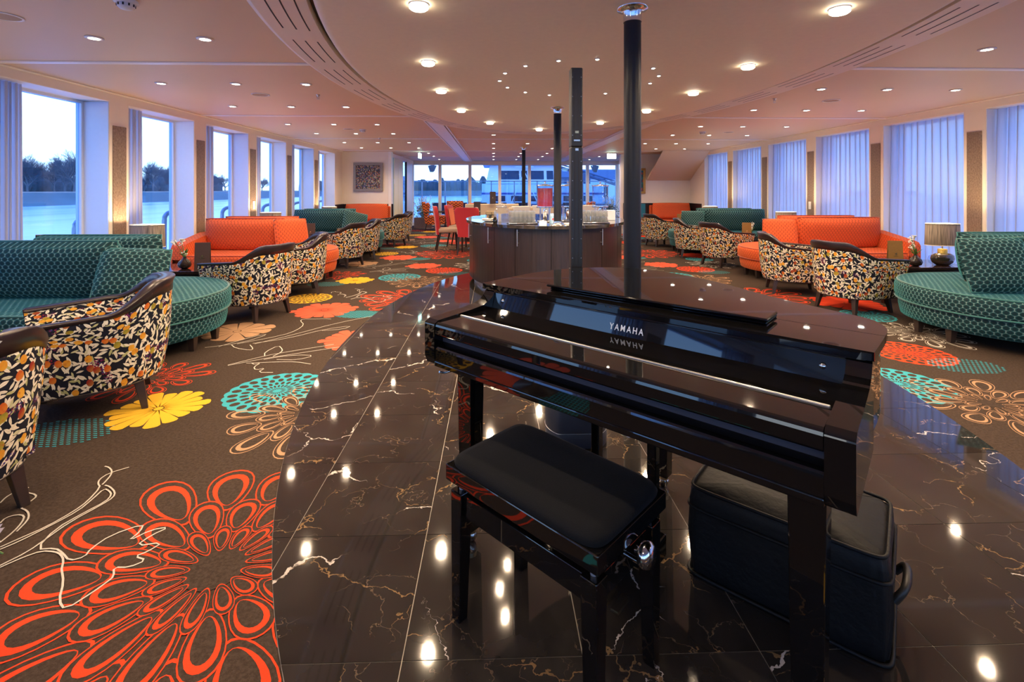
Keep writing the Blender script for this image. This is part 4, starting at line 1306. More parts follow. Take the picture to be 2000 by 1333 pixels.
# ================================================================== sofas: back-to-back islands with one round end
def capsule(L, D, n=18, inset=0.0, x0=0.0):
    r = D/2-inset
    pts = [(x0+inset, -r)]
    cxx = L-D/2
    for i in range(n+1):
        t = -PI/2+PI*i/n
        pts.append((cxx+r*math.cos(t), r*math.sin(t)))
    pts.append((x0+inset, r))
    return pts
def dense(pts, st=0.08):
    out = []
    n = len(pts)
    for i in range(n):
        a, b = pts[i], pts[(i+1) % n]
        l = math.dist(a, b); k = max(1, int(l/st))
        for j in range(k): out.append(tuple(p+(q-p)*j/k for p, q in zip(a, b)))
    return out
def sofa_island(name, label, loc, rz, L, back, fab, D=1.56):
    pip = 'teal_piping' if fab.startswith('teal') else 'orange_piping'
    r = thing(name, label, 'sofa', loc, rz, 'back-to-back sofas along the windows')
    P = lambda ins: dense(capsule(L, D, 22, ins))
    R = lambda ins, z: [(x, y, z) for x, y in P(ins)]
    def ringset(spec):
        base = P(0.0)
        cxx, out = L*0.5, []
        for ins, z in spec:
            out.append([((x if x < 0.01 else x-ins*max(0,(x-(L-D/2)))/(D/2)) + (0.0), y*(1-ins/(D/2)), z) for x, y in base])
        return out
    b_ = MB().loft(ringset([(0.07, 0.115), (0.045, 0.125), (0.03, 0.20), (0.03, 0.275)]), cap0=True, cap1=True).build('base', fab, r)
    s = MB()
    s.loft(ringset([(0.035, 0.272), (0.010, 0.282), (0.0, 0.31), (0.0, 0.395), (0.010, 0.425), (0.035, 0.440)]), cap0=True)
    top = ringset([(0.035, 0.440), (0.20, 0.452), (0.50, 0.458)])
    m = MB()
    # planar UV on the seat top
    n = len(top[0])
    for j in range(2):
        vs_ = top[j]+top[j+1]
        fs = [(i, (i+1) % n, n+(i+1) % n, n+i) for i in range(n)]
        s.add(vs_, fs, [[(vs_[q][0], vs_[q][1]) for q in f] for f in fs], True)
    s.add(top[2], [tuple(range(n))], [[(p[0], p[1]) for p in top[2]]], True)
    so = s.build('seat', fab, r)
    for ins, z in ((0.022, 0.437), (0.006, 0.279)):
        MB().tube(ringset([(ins, z)])[0][:-1], 0.0075, 6).build('piping', pip, so)
    MB().box((0.02, -0.11, 0.43), (back-0.02, 0.11, 0.80)).build('backrest', fab, r, bevel=0.05, seg=4)
    for sy in (-1, 1):
        c = MB().cushion(back-0.08, 0.48, 0.27, 22, 14, 4.2, 2.3, droop=0.018)
        c.xform(Matrix.Translation((back/2+0.06, sy*0.215, 0.678)) @ Matrix.Rotation(sy*-0.17, 4, 'X'))
        co = c.build('back_cushion', fab, r)
        pts = []
        for a, b2 in ((-1,-1),(-1,1),(1,1),(1,-1),(-1,-1)):
            pts.append((a*(back-0.08)/2*0.952, 0, b2*0.48/2*0.950))
        pp = MB().tube(dense(pts[:-1], 0.07)+[pts[0]], 0.008, 6)
        pp.xform(Matrix.Translation((back/2+0.06, sy*0.215, 0.678)) @ Matrix.Rotation(sy*-0.17, 4, 'X'))
        pp.build('piping', pip, co)
    prof = [(-D/2+0.01, 0.13), (-D/2, 0.20), (-D/2, 0.54), (-D/2+0.03, 0.585), (-D/2+0.09, 0.605), (-0.16, 0.70), (0.16, 0.70), (D/2-0.09, 0.605), (D/2-0.03, 0.585), (D/2, 0.54), (D/2, 0.20), (D/2-0.01, 0.13)]
    MB().extrude(prof, -0.02, 0.15, True).build('arm', fab, r, bevel=0.03, seg=4)
    for x, y in ((0.12, -D/2+0.14), (0.12, D/2-0.14), (L-D/2-0.1, -D/2+0.13), (L-D/2-0.1, D/2-0.13), (L-0.13, -0.16), (L-0.13, 0.16)):
        dx = 0.02 if x > L/2 else 0
        MB().leg((x, y, 0.125), (x+dx*0.3, y*0.985, 0.0), 0.032, 0.020).build('leg', 'leg_wood', r, bevel=0.003)
    return r
YS = (4.17, 7.22, 10.27)
sofa_island('sofa', 'teal patterned velvet sofa at the left edge, nearest on the window side', (XL+0.05, YS[0], 0), 0.0, 1.86, 1.22, 'teal_velvet')
sofa_island('sofa', 'orange velvet sofa on the left, behind the two fruit-print chairs', (XL+0.05, YS[1], 0), 0.0, 1.86, 1.22, 'orange_velvet')
sofa_island('sofa', 'farther teal velvet sofa on the left, beyond the orange one', (XL+0.05, YS[2], 0), 0.0, 1.86, 1.22, 'teal_velvet')
sofa_island('sofa', 'teal patterned velvet sofa cut by the right edge of the photo', (XR-0.08, YS[0]+0.03, 0), PI, 2.03, 1.46, 'teal_velvet')
sofa_island('sofa', 'orange velvet sofa on the right before the sheer curtains', (XR-0.08, YS[1]+0.03, 0), PI, 2.03, 1.37, 'orange_velvet')
sofa_island('sofa', 'farther teal velvet sofa on the right, beyond the orange one', (XR-0.08, YS[2]+0.03, 0), PI, 2.03, 1.37, 'teal_velvet')
def wall_sofa(label, loc, L, fab):
    r = thing('wall_sofa', label, 'sofa', loc, 0, 'orange sofas against the end walls')
    MB().box((0, -0.80, 0.12), (L, 0.0, 0.28)).build('base', fab, r, bevel=0.03, seg=3)
    MB().box((0.02, -0.82, 0.28), (L-0.02, -0.10, 0.45)).build('seat', fab, r, bevel=0.045, seg=4)
    MB().box((0, -0.14, 0.28), (L, 0.0, 0.86)).build('backrest', fab, r, bevel=0.03, seg=3)
    MB().cushion(L-0.05, 0.50, 0.22, 18, 10, 7, 2.8).xform(Matrix.Translation((L/2, -0.25, 0.69)) @ Matrix.Rotation(-0.14, 4, 'X')).build('back_cushion', fab, r)
    for x in (0.08, L-0.08):
        for y in (-0.74, -0.06):
            MB().leg((x, y, 0.125), (x, y, 0), 0.03, 0.02).build('leg', 'leg_wood', r)
wall_sofa('orange velvet sofa against the left end wall below the painting', (-4.08, 13.64, 0), 1.22, 'orange_velvet')
wall_sofa('orange velvet sofa against the right end wall below the stair slope', (4.62, 14.36, 0), 1.18, 'orange_velvet')

def pillow(label, loc, rz, tilt, fab, w=0.44, h=0.42, roll=0.0):
    mb = MB().cushion(w, h, 0.17, 14, 14, 3.2, 1.9)
    o = mb.build('throw_pillow', fab, None, loc, (tilt, roll, rz))
    tag(o, label, 'pillow', 'square throw pillows on the sofas')
    pts = [(a*w/2*0.955, 0, b*h/2*0.955) for a, b in ((-1,-1),(-1,1),(1,1),(1,-1))]
    MB().tube(dense(pts, 0.06)+[pts[0]], 0.008, 6).build('piping', 'teal_piping' if fab.startswith('teal') else 'orange_piping', o)
pillow('square teal pillow leaning on the nearest left sofa', (-2.80, 3.86, 0.650), math.radians(20), -0.42, 'teal_velvet', 0.47, 0.42, 0.08)
pillow('square orange pillow at the end of the left orange sofa', (-2.86, 6.98, 0.675), math.radians(42), -0.30, 'orange_velvet', 0.46, 0.46)
pillow('square teal pillow slumped on the farther left teal sofa', (-2.82, 10.0, 0.66), math.radians(30), -0.45, 'teal_velvet', 0.50, 0.44, 0.25)
pillow('large square teal pillow on the sofa at the right edge', (4.19, 3.93, 0.680), math.radians(-12), -0.30, 'teal_velvet', 0.50, 0.47, -0.05)
pillow('square orange pillow on the right orange sofa', (4.22, 7.05, 0.665), math.radians(-24), -0.36, 'orange_velvet', 0.46, 0.45)
pillow('square teal pillow on the farther right teal sofa', (4.18, 10.1, 0.66), math.radians(-24), -0.36, 'teal_velvet', 0.46, 0.44)

# ================================================================== fruit-print tub chairs
def make_tub(label, loc, ang, group='fruit-print tub chairs along the aisle'):
    r = thing('tub_chair', label, 'armchair', loc, math.radians(ang), group)
    # plan path from the right arm end round the back (at -x) to the left arm end; faces +x
    path = []
    for k in range(9):
        x = 0.37-0.40*k/8
        path.append((x, -(0.340+0.018*k/8), 0.0, x))
    for k in range(1, 24):
        t = -PI/2-PI*k/24
        b = 1-abs(abs(t+PI)/(PI/2))
        path.append((-0.03+0.345*math.cos(t), 0.358*math.sin(t), b, 0))
    for k in range(9):
        x = -0.03+0.40*k/8
        path.append((x, 0.358-0.018*k/8, 0.0, x))
    def lift(p):
        b = p[2]
        s_ = min(1, max(0, (b-0.06)/0.60)); s_ = s_*s_*(3-2*s_)
        fore = min(1, max(0, (p[3]+0.03)/0.40)) if b == 0 else 0.0
        return s_, fore
    cols, rim = [], []
    T = 0.065
    for i, p in enumerate(path):
        s_, fore = lift(p)
        zt = 0.582-0.030*fore+0.088*s_        # fabric top
        zr = zt+0.018+0.066*s_                # wood top
        x, y = p[0], p[1]
        l = math.hypot(x*0.6, y) or 1
        nx, ny = (0.0, 1 if y > 0 else -1) if p[2] == 0 else (x+0.03, y)
        ln = math.hypot(nx, ny); nx, ny = nx/ln, ny/ln
        def q(k, z, off=0.0): return (x*k-nx*off, y*k-ny*off, z)
        flare = 0.012*s_
        cols.append([q(0.845, 0.165), q(0.885, 0.205), q(0.935, 0.32), q(0.975, 0.46), q(0.998, zt-0.03), q(1.0, zt), q(1.0, zt, T), q(0.975, 0.46, T), q(0.94, 0.36, T)])
        rim.append([q(1.006, zt-0.004), q(1.010, (zt+zr)/2), (x*1.012+nx*flare, y*1.012+ny*flare, zr-0.006), (x*1.006+nx*flare*0.8, y*1.006+ny*flare*0.8, zr),
                    q(1.0, zr, T*0.75), q(1.0, zr-0.006, T*0.9+0.006), q(1.0, zt, T+0.006), q(1.0, zt-0.004, T*0.5)])
    sh = MB()
    m, n = len(cols), len(cols[0])
    U = [0.0]
    for i in range(1, m): U.append(U[-1]+math.hypot(path[i][0]-path[i-1][0], path[i][1]-path[i-1][1]))
    V = [0.0]
    for j in range(1, n): V.append(V[-1]+(Vector(cols[m//2][j])-Vector(cols[m//2][j-1])).length)
    vs_ = [p for c in cols for p in c]
    fs, us = [], []
    for i in range(m-1):
        for j in range(n-1):
            fs.append((i*n+j, i*n+j+1, (i+1)*n+j+1, (i+1)*n+j)[::-1])
            us.append([(U[i], V[j]), (U[i], V[j+1]), (U[i+1], V[j+1]), (U[i+1], V[j])][::-1])
    sh.add(vs_, fs, us, True)
    for c in (cols[0], cols[-1]):
        sh.add(c, [tuple(range(n))] if c is cols[0] else [tuple(range(n-1, -1, -1))])
    ou = [(c[0][0], c[0][1]) for c in cols]
    sh.add([(x, y, 0.166) for x, y in ou], [tuple(range(len(ou)))])
    sh.build('shell', 'fruit_print', r)
    rings = [list(x) for x in rim]
    rm = MB()
    rm.loft(rings, True, True, True)
    rm.build('wood_rim', 'dark_wood', r)
    for sgn in (-1, 1):
        MB().hexa([(0.312, sgn*0.292-0.031, 0.17), (0.318, sgn*0.292-0.031, 0.17), (0.318, sgn*0.292+0.031, 0.17), (0.312, sgn*0.292+0.031, 0.17)],
                  [(0.372, sgn*0.310-0.031, 0.57), (0.378, sgn*0.310-0.031, 0.57), (0.378, sgn*0.310+0.031, 0.57), (0.372, sgn*0.310+0.031, 0.57)]).build('arm_front', 'dark_wood', r)
    MB().box((-0.24, -0.265, 0.19), (0.34, 0.265, 0.36)).build('seat_base', 'fruit_print', r, bevel=0.02)
    MB().box((-0.25, -0.270, 0.355), (0.37, 0.270, 0.455)).build('seat_cushion', 'fruit_print', r, bevel=0.035, seg=4)
    pts = [(p[0]*0.85, p[1]*0.85, 0.170) for p in path]
    MB().tube(pts, 0.005, 5).build('bottom_piping', 'dark_wood', r)
    for sx, sy in ((-1,-1),(-1,1),(1,-1),(1,1)):
        tx, ty = (0.235 if sx > 0 else -0.205), 0.195*sy
        MB().leg((tx, ty, 0.19), (tx+sx*0.035, ty+sy*0.025, 0.0), 0.026, 0.016).build('leg', 'leg_wood', r, bevel=0.003)
    return r
tub = make_tub('fruit-print tub chair with wood rim before the nearest left teal sofa', (-2.40, 3.02, 0), 213)
TUBS = [((-2.24, 1.95, 0), 158, 'fruit-print tub chair cut off by the left edge of the photo'),
        ((-2.48, 5.12, 0), 160, 'fruit-print tub chair between the near teal and orange sofas, front one on the left'),
        ((-2.50, 6.22, 0), 207, 'fruit-print tub chair touching the left orange sofa end'),
        ((-2.58, 8.42, 0), 161, 'fruit-print tub chair beyond the left orange sofa, nearer of the two'),
        ((-2.53, 9.28, 0), 205, 'fruit-print tub chair touching the farther left teal sofa'),
        ((-2.40, 11.49, 0), 157, 'fruit-print tub chair beyond the farther left teal sofa, nearer of the two'),
        ((-2.46, 12.58, 0), 203, 'farthest fruit-print tub chair on the left, by the planter'),
        ((3.91, 5.20, 0), 15, 'nearest fruit-print tub chair on the right beside the teal sofa end'),
        ((3.82, 6.14, 0), -20, 'fruit-print tub chair in front of the right orange sofa'),
        ((3.96, 8.31, 0), 18, 'fruit-print tub chair beyond the right orange sofa, nearer of the two'),
        ((3.90, 9.37, 0), -18, 'fruit-print tub chair touching the farther right teal sofa'),
        ((3.90, 11.29, 0), 15, 'fruit-print tub chair beyond the farther right teal sofa'),
        ((3.80, 12.40, 0), -16, 'farthest fruit-print tub chair on the right, half behind the column')]
for p, a, l in TUBS:
    dup(tub, p, math.radians(a), l)

# ================================================================== low tables with lamps, vases and menus
def low_table(label, x, y, w=1.10, d=0.62):
    r = thing('low_table', label, 'table', (x, y, 0), 0, 'glossy low tables between the sofas')
    MB().box((-w/2, -d/2, 0.385), (w/2, d/2, 0.42)).build('table_top', 'table_gloss', r, bevel=0.004)
    MB().box((-w/2+0.04, -d/2+0.04, 0.33), (w/2-0.04, d/2-0.04, 0.386)).build('apron', 'dark_wood', r)
    for sx in (-1, 1):
        for sy in (-1, 1):
            MB().leg((sx*(w/2-0.06), sy*(d/2-0.06), 0.335), (sx*(w/2-0.06), sy*(d/2-0.06), 0), 0.03, 0.022).build('leg', 'leg_wood', r, bevel=0.003)
def make_lamp():
    r = thing('table_lamp', 'lamp', 'lamp', group='table lamps by the windows')
    MB().lathe([(0.060, 0.0), (0.075, 0.006), (0.112, 0.035), (0.128, 0.075), (0.118, 0.115), (0.080, 0.140), (0.040, 0.146)], 28, sy=0.55).build('glass_body', 'lamp_glass', r)
    MB().lathe([(0.10, 0.0), (0.150, 0.030), (0.165, 0.072), (0.150, 0.110), (0.10, 0.135)], 28, sy=0.30).build('clear_glass_shell', 'thin_glass', r)
    MB().lathe([(0.046, 0.140), (0.046, 0.190), (0.040, 0.194)], 20).build('gold_neck', 'lamp_gold', r)
    MB().tube([(0, 0, 0.19), (0, 0, 0.30)], 0.006, 8).build('stem', 'brass_line', r)
    sh = MB()
    n = 40
    def ring(k, z): return [(0.175*k*math.cos(2*PI*i/n), 0.115*k*math.sin(2*PI*i/n), z) for i in range(n)]
    sh.loft([ring(1.04, 0.235), ring(1.0, 0.49), ring(0.985, 0.49), ring(1.025, 0.235), ring(1.04, 0.235)])
    s_ = sh.build('lamp_shade', 'shade_fabric', r)
    for z, k in ((0.237, 1.042), (0.488, 1.003)):
        MB().tube([(0.175*k*math.cos(2*PI*i/n), 0.115*k*math.sin(2*PI*i/n), z) for i in range(n+1)], 0.0035, 5).build('shade_rim', 'shade_rim', s_)
    MB().lathe([(0.012, 0.29), (0.03, 0.33), (0.034, 0.36), (0.024, 0.39), (0.001, 0.40)], 14).build('bulb', 'downlight_glow', r)
    light('POINT', r, (0, 0, 0.43), W_TABLE, WARMER, 0.035)
    return r
def vase(label, x, y, z, seedv):
    rnd = random.Random(seedv)
    r = thing('flower_vase', label, 'vase', (x, y, z), rnd.uniform(0, 6), 'small brown vases with white flowers')
    MB().lathe([(0.028, 0.0), (0.058, 0.018), (0.068, 0.048), (0.056, 0.082), (0.028, 0.108), (0.016, 0.124), (0.019, 0.134)], 22, cap1=False).build('pot', 'ceramic_brown', r)
    for k in range(5):
        a = rnd.uniform(0, 6.28); t = rnd.uniform(0.03, 0.11); h = rnd.uniform(0.20, 0.33)
        tip = Vector((t*math.cos(a), t*math.sin(a), h))
        st = MB().tube([(0, 0, 0.10), tuple(Vector((tip.x*0.4, tip.y*0.4, 0.10+(h-0.10)*0.55))), tuple(tip)], 0.0028, 5)
        so = st.build('stem', 'leaf_green', r)
        bl = MB()
        if k == 0:
            # calla trumpet
            bl.lathe([(0.004, 0.0), (0.010, 0.025), (0.022, 0.050), (0.034, 0.060)], 12, tuple(tip), cap1=False, sy=0.7)
        else:
            for j in range(9):
                c = tip+Vector((rnd.uniform(-1, 1)*0.025, rnd.uniform(-1, 1)*0.025, rnd.uniform(-0.05, 0.012)))
                bl.lathe([(0.002, -0.006), (0.008, 0.0), (0.006, 0.006), (0.001, 0.009)], 6, tuple(c))
        bl.build('blossom', 'petal_white', so)
    lf = MB()
    for k in range(6):
        a = rnd.uniform(0, 6.28); h = rnd.uniform(0.16, 0.24)
        d = Vector((math.cos(a), math.sin(a), 0)); s_ = Vector((-d.y, d.x, 0))
        b = Vector((0, 0, 0.125)); m_ = b+d*0.03+Vector((0, 0, (h-0.12)*0.6)); t = b+d*0.07+Vector((0, 0, h-0.12))
        lf.add([tuple(b), tuple(m_+s_*0.012), tuple(t), tuple(m_-s_*0.012)], [(0, 1, 2, 3)])
    lf.build('leaves', 'leaf_green', r)
def menu(label, x, y, z, rz, mat='menu_brown'):
    r = thing('menu_card', label, 'menu', (x, y, z), rz, 'standing drink menus')
    MB().hexa([(-0.075,-0.030,0),(0.075,-0.030,0),(0.075,-0.026,0),(-0.075,-0.026,0)], [(-0.075,-0.004,0.31),(0.075,-0.004,0.31),(0.075,0.0,0.31),(-0.075,0.0,0.31)]).build('front_cover', mat, r)
    MB().hexa([(-0.075,0.026,0),(0.075,0.026,0),(0.075,0.030,0),(-0.075,0.030,0)], [(-0.075,0.001,0.31),(0.075,0.001,0.31),(0.075,0.005,0.31),(-0.075,0.005,0.31)]).build('back_cover', mat, r)
    MB().hexa([(-0.072,-0.022,0.004),(0.073,-0.022,0.004),(0.073,-0.019,0.004),(-0.072,-0.019,0.004)], [(-0.072,-0.003,0.305),(0.073,-0.003,0.305),(0.073,-0.001,0.305),(-0.072,-0.001,0.305)]).build('pages', 'paper_white', r)
    MB().add([(-0.012,-0.0195,0.165),(0,-0.0205,0.155),(0.012,-0.0195,0.165),(0,-0.0185,0.175)], [(0,1,2,3)]).build('emblem', 'brass_line', r)
    MB().box((-0.022,-0.0212,0.140), (0.022,-0.0190,0.144)).build('emblem_line', 'brass_line', r)
GAP = [('near', 5.66), ('middle', 8.72), ('far', 11.78)]
lamp0 = make_lamp()
first = True
def put_lamp(label, x, y, rz):
    global first
    if first:
        lamp0.location = (x, y, 0.42); lamp0.rotation_euler = (0, 0, rz); lamp0['label'] = label; first = False
    else: dup(lamp0, (x, y, 0.42), rz, label)
LW = {'near': 'beside the nearest left teal sofa', 'middle': 'behind the left orange sofa', 'far': 'behind the farther left teal sofa'}
RW = {'near': 'beside the right teal sofa', 'middle': 'behind the right orange sofa', 'far': 'behind the farther right teal sofa'}
for nm, y in GAP:
    low_table('glossy dark low table ' + LW[nm], -3.63, y, 1.04, 0.58)
    low_table('glossy dark low table ' + RW[nm], 4.98, y+0.05)
    put_lamp('table lamp with grey oval shade ' + LW[nm], -3.93, y-0.02, 0.1)
    put_lamp('table lamp with grey oval shade and dark glass foot ' + RW[nm], 5.27, y-0.10, -0.1)
vase('brown vase with a white calla on the table by the left teal sofa', -3.47, 5.57, 0.42, 3)
vase('brown vase with white blossom on the table by the right teal sofa', 4.90, 5.51, 0.42, 8)
vase('brown vase with white blossom on the table behind the right orange sofa', 4.62, 8.60, 0.42, 12)
menu('dark brown menu standing by the left tub chair', -3.17, 5.40, 0.42, 0.22)
menu('dark brown menu standing behind the left orange pillow', -3.16, 8.50, 0.42, 0.22)
menu('golden brown menu standing by the right tub chair', 4.53, 5.36, 0.42, -0.16, 'menu_gold')
menu('golden brown menu standing before the farther right teal sofa', 4.46, 8.45, 0.42, -0.16, 'menu_gold')
menu('small golden brown menu before the right wall sofa', 4.5, 11.6, 0.42, -0.16, 'menu_gold')
# table at the left edge of the photo, with an orchid spray whose tips enter the frame
low_table('glossy dark low table left of the camera', -3.3, 2.55, 0.9, 0.6)
put_lamp('table lamp left of the camera by the windows', -3.93, 2.55, 0.1)
put_lamp('table lamp right of the camera by the windows', 5.27, 2.55, -0.1)
low_table('glossy dark low table right of the camera', 4.98, 2.62, 1.1, 0.6)

# orchid on a side table just outside the left edge, two sprays lean into the frame
st = thing('side_table', 'small round side table left of the camera', 'table', (-1.62, 1.16, 0))
MB().lathe([(0.22, 0.40), (0.225, 0.405), (0.225, 0.425), (0.22, 0.43)], 28).build('table_top', 'table_gloss', st)
MB().lathe([(0.16, 0.0), (0.15, 0.012), (0.03, 0.025), (0.025, 0.40)], 24).build('pedestal', 'leg_wood', st)
orc = thing('orchid_pot', 'white orchid sprays poking in at the left edge', 'plant', (-1.60, 1.16, 0.43))
MB().lathe([(0.045, 0.0), (0.06, 0.03), (0.065, 0.09), (0.058, 0.11)], 20, cap1=True).build('pot', 'ceramic_brown', orc)
rnd = random.Random(5)
def spray(path, blooms, mat):
    o = MB().tube(smoothed(path, 2), 0.0035, 6, taper=0.0018).build('stem', 'leaf_green', orc)
    b = MB()
    for c in blooms:
        for k in range(5):
            a = 2*PI*k/5+rnd.uniform(0, 0.5)
            d = Vector((0.25*math.cos(a), math.cos(a), math.sin(a))).normalized()
            sd = d.cross(Vector((1, 0, 0))).normalized()
            c_ = Vector(c)
            b.add([tuple(c_), tuple(c_+d*0.014+sd*0.010), tuple(c_+d*0.026+Vector((0.004, 0, 0))), tuple(c_+d*0.014-sd*0.010)], [(0,1,2,3)], smooth=True)
        b.lathe([(0.001, -0.004), (0.005, 0.0), (0.001, 0.005)], 6, c)
    b.build('blossom', mat, o)
spray([(0,0,0.1),(0.12,0.0,0.30),(0.30,0.0,0.16),(0.44,-0.01,0.055),(0.475,-0.01,0.035)], [(0.445,-0.01,0.072),(0.428,0.0,0.056),(0.452,-0.02,0.085)], 'petal_pink')
spray([(0,0,0.1),(0.06,0.0,0.40),(0.24,0.0,0.53),(0.43,0.0,0.525),(0.462,0.0,0.545)], [(0.425,0.005,0.505)], 'petal_white')
spray([(0.30,0.0,0.53),(0.42,0.0,0.54),(0.452,0.0,0.515)], [], 'petal_white')

# ================================================================== oval bar island
BX, BY = 0.745, 7.25
island = thing('bar_island', 'oval dark wood bar cabinet in the middle of the lounge', 'cabinet', (BX, BY, 0.004))
def earc(a, b, t0, t1, n): return [(a*math.cos(t0+(t1-t0)*i/n), b*math.sin(t0+(t1-t0)*i/n)) for i in range(n+1)]
MB().prism(ell(0, 0, 1.085, 1.565, 72), 0.085, 0.842, smooth=True).build('carcass', 'slot_black', island)
MB().prism(ell(0, 0, 1.03, 1.51, 72), 0.0, 0.09, smooth=True).build('plinth', 'brushed_steel', island)
seams = [-180, -157.7, -131.9, -116.3, -93.7, -75.5, -58.2, -38.8, -22.3, 0, 22.3, 45, 67, 90, 113, 135, 157.7, 180]
for k, (a, b) in enumerate(zip(seams[:-1], seams[1:])):
    t0, t1 = math.radians(a+0.16), math.radians(b-0.16)
    o_ = earc(1.10, 1.58, t0, t1, 8); i_ = earc(1.083, 1.563, t0, t1, 8)
    d = MB().prism(o_+i_[::-1], 0.085, 0.838, smooth=False).build('door', 'cabinet_veneer', island)
    hang = {1: 0.86, 3: 0.10, 5: 0.92, 7: 0.55, 0: 0.72}.get(k, 0.15)
    if k in (2, 4, 6): continue
    t = t0+(t1-t0)*hang
    ct, stt = math.cos(t), math.sin(t)
    nx, ny = ct/1.10, stt/1.58
    l = math.hypot(nx, ny); nx, ny = nx/l, ny/l
    px, py = 1.10*ct, 1.58*stt
    h = MB().tube([(px+nx*0.034, py+ny*0.034, 0.630), (px+nx*0.034, py+ny*0.034, 0.828)], 0.0065, 8).build('handle', 'brushed_steel', d)
    for z in (0.665, 0.793):
        MB().tube([(px-nx*0.002, py-ny*0.002, z), (px+nx*0.034, py+ny*0.034, z)], 0.0045, 6).build('standoff', 'brushed_steel', h)
top = tag(MB().prism(ell(0, 0, 1.15, 1.635, 96), 0.843, 0.880, smooth=True).build('worktop', 'counter_stone', None, (BX, BY, 0.004), bevel=0.004), 'black polished stone worktop on the oval bar', 'worktop')
ZT = 0.884

def make_glass():
    mb = MB().lathe([(0.0205, 0.076), (0.0255, 0.001), (0.0235, 0.001), (0.0190, 0.071), (0.001, 0.071)], 12, cap0=True, cap1=True)
    me = mb.mesh('drinking_glass'); me.materials.append(M['tumbler_glass'])
    return me
def m_tumbler():
    t = NT('tumbler_glass')
    tr = t.n('ShaderNodeBsdfTransparent'); t.put(tr.inputs[0], (0.96, 0.975, 0.99))
    gl = t.n('ShaderNodeBsdfGlossy'); gl.inputs['Roughness'].default_value = 0.05
    lw = t.n('ShaderNodeLayerWeight'); lw.inputs[0].default_value = 0.35
    nz = t.noise(t.coords('Object'), 90.0)
    f = t.m('ADD', t.m('MULTIPLY', lw.outputs[1], 0.5), t.m('MULTIPLY', nz[0], 0.10))
    mx = t.n('ShaderNodeMixShader')
    t.link(f, mx.inputs[0]); t.link(tr.outputs[0], mx.inputs[1]); t.link(gl.outputs[0], mx.inputs[2])
    df = t.n('ShaderNodeBsdfTranslucent'); t.put(df.inputs[0], (0.85, 0.88, 0.92))
    m2 = t.n('ShaderNodeMixShader'); m2.inputs[0].default_value = 0.11
    t.link(mx.outputs[0], m2.inputs[1]); t.link(df.outputs[0], m2.inputs[2])
    t.link(m2.outputs[0], t.out.inputs[0])
    M['tumbler_glass'] = t.mat
m_tumbler()
gm = make_glass()
def tray_of_glasses(cx, cy_, rz, side, nx=6, ny=4):
    t = thing('serving_tray', 'oblong dark tray under the glasses on the %s of the bar top' % side, 'tray', (cx, cy_, ZT), rz, 'trays on the bar')
    w, d = nx*0.053/2+0.018, ny*0.053/2+0.018
    MB().box((-w, -d, 0.002), (w, d, 0.008)).build('base', 'speaker_black', t, bevel=0.003)
    rim = [(-w,-d,0.010),(w,-d,0.010),(w,d,0.010),(-w,d,0.010)]
    MB().tube(dense(rim, 0.2)+[rim[0]], 0.008, 6).build('rim', 'chrome', t)
    c, s_ = math.cos(rz), math.sin(rz)
    for lay in range(2):
        for i in range(nx):
            for j in range(ny):
                x, y = (i-(nx-1)/2)*0.053, (j-(ny-1)/2)*0.053
                o = bpy.data.objects.new('drinking_glass', gm)
                COL.objects.link(o)
                o.location = (cx+x*c-y*s_, cy_+x*s_+y*c, ZT+0.0085+lay*0.0765)
                tag(o, 'upturned clear tumbler stacked on the %s tray of the bar' % side, 'glass', 'upturned tumblers on the %s tray' % side)
tray_of_glasses(0.355, 6.06, 0.10, 'left')
tray_of_glasses(1.285, 6.14, -0.16, 'right')

def dispenser(x, y, fillmat, label):
    r = thing('drink_dispenser', label, 'dispenser', (x, y, ZT), 0, 'drink dispensers on the bar')
    MB().lathe([(0.105, 0.0), (0.110, 0.008), (0.105, 0.016), (0.03, 0.022), (0.028, 0.17)], 28).build('foot', 'chrome', r)
    for k in range(4):
        a = PI/4+PI/2*k
        MB().tube([(0.085*math.cos(a), 0.085*math.sin(a), 0.014), (0.085*math.cos(a), 0.085*math.sin(a), 0.20)], 0.007, 8).build('post', 'chrome', r)
    MB().lathe([(0.112, 0.185), (0.114, 0.190), (0.112, 0.205)], 32).build('collar', 'chrome', r)
    MB().lathe([(0.104, 0.205), (0.106, 0.21), (0.106, 0.47), (0.103, 0.47), (0.103, 0.212)], 32, cap0=False, cap1=False).build('glass_cylinder', 'thin_glass', r)
    if fillmat: MB().lathe([(0.101, 0.206), (0.101, 0.445)], 32).build('juice', fillmat, r)
    MB().lathe([(0.030, 0.206), (0.030, 0.46)], 16).build('ice_tube', 'thin_glass', r)
    MB().lathe([(0.116, 0.470), (0.118, 0.476), (0.114, 0.486), (0.045, 0.490), (0.040, 0.496), (0.001, 0.498)], 32).build('lid', 'chrome', r)
    MB().lathe([(0.012, 0.494), (0.010, 0.512), (0.018, 0.522), (0.001, 0.534)], 14).build('lid_knob', 'chrome', r)
    MB().tube([(0, -0.10, 0.165), (0, -0.135, 0.165), (0, -0.140, 0.135)], 0.011, 8).build('tap', 'chrome', r)
dispenser(0.68, 6.42, 'red_juice', 'glass drink dispenser filled with red juice')
dispenser(1.00, 6.52, None, 'clear drink dispenser half behind the slim column')
dispenser(1.46, 6.62, None, 'clear empty drink dispenser at the right of the bar')
jar = thing('storage_jar', 'ribbed clear glass storage jar with lid on the bar', 'jar', (0.105, 6.34, ZT))
pr = []
n = 40
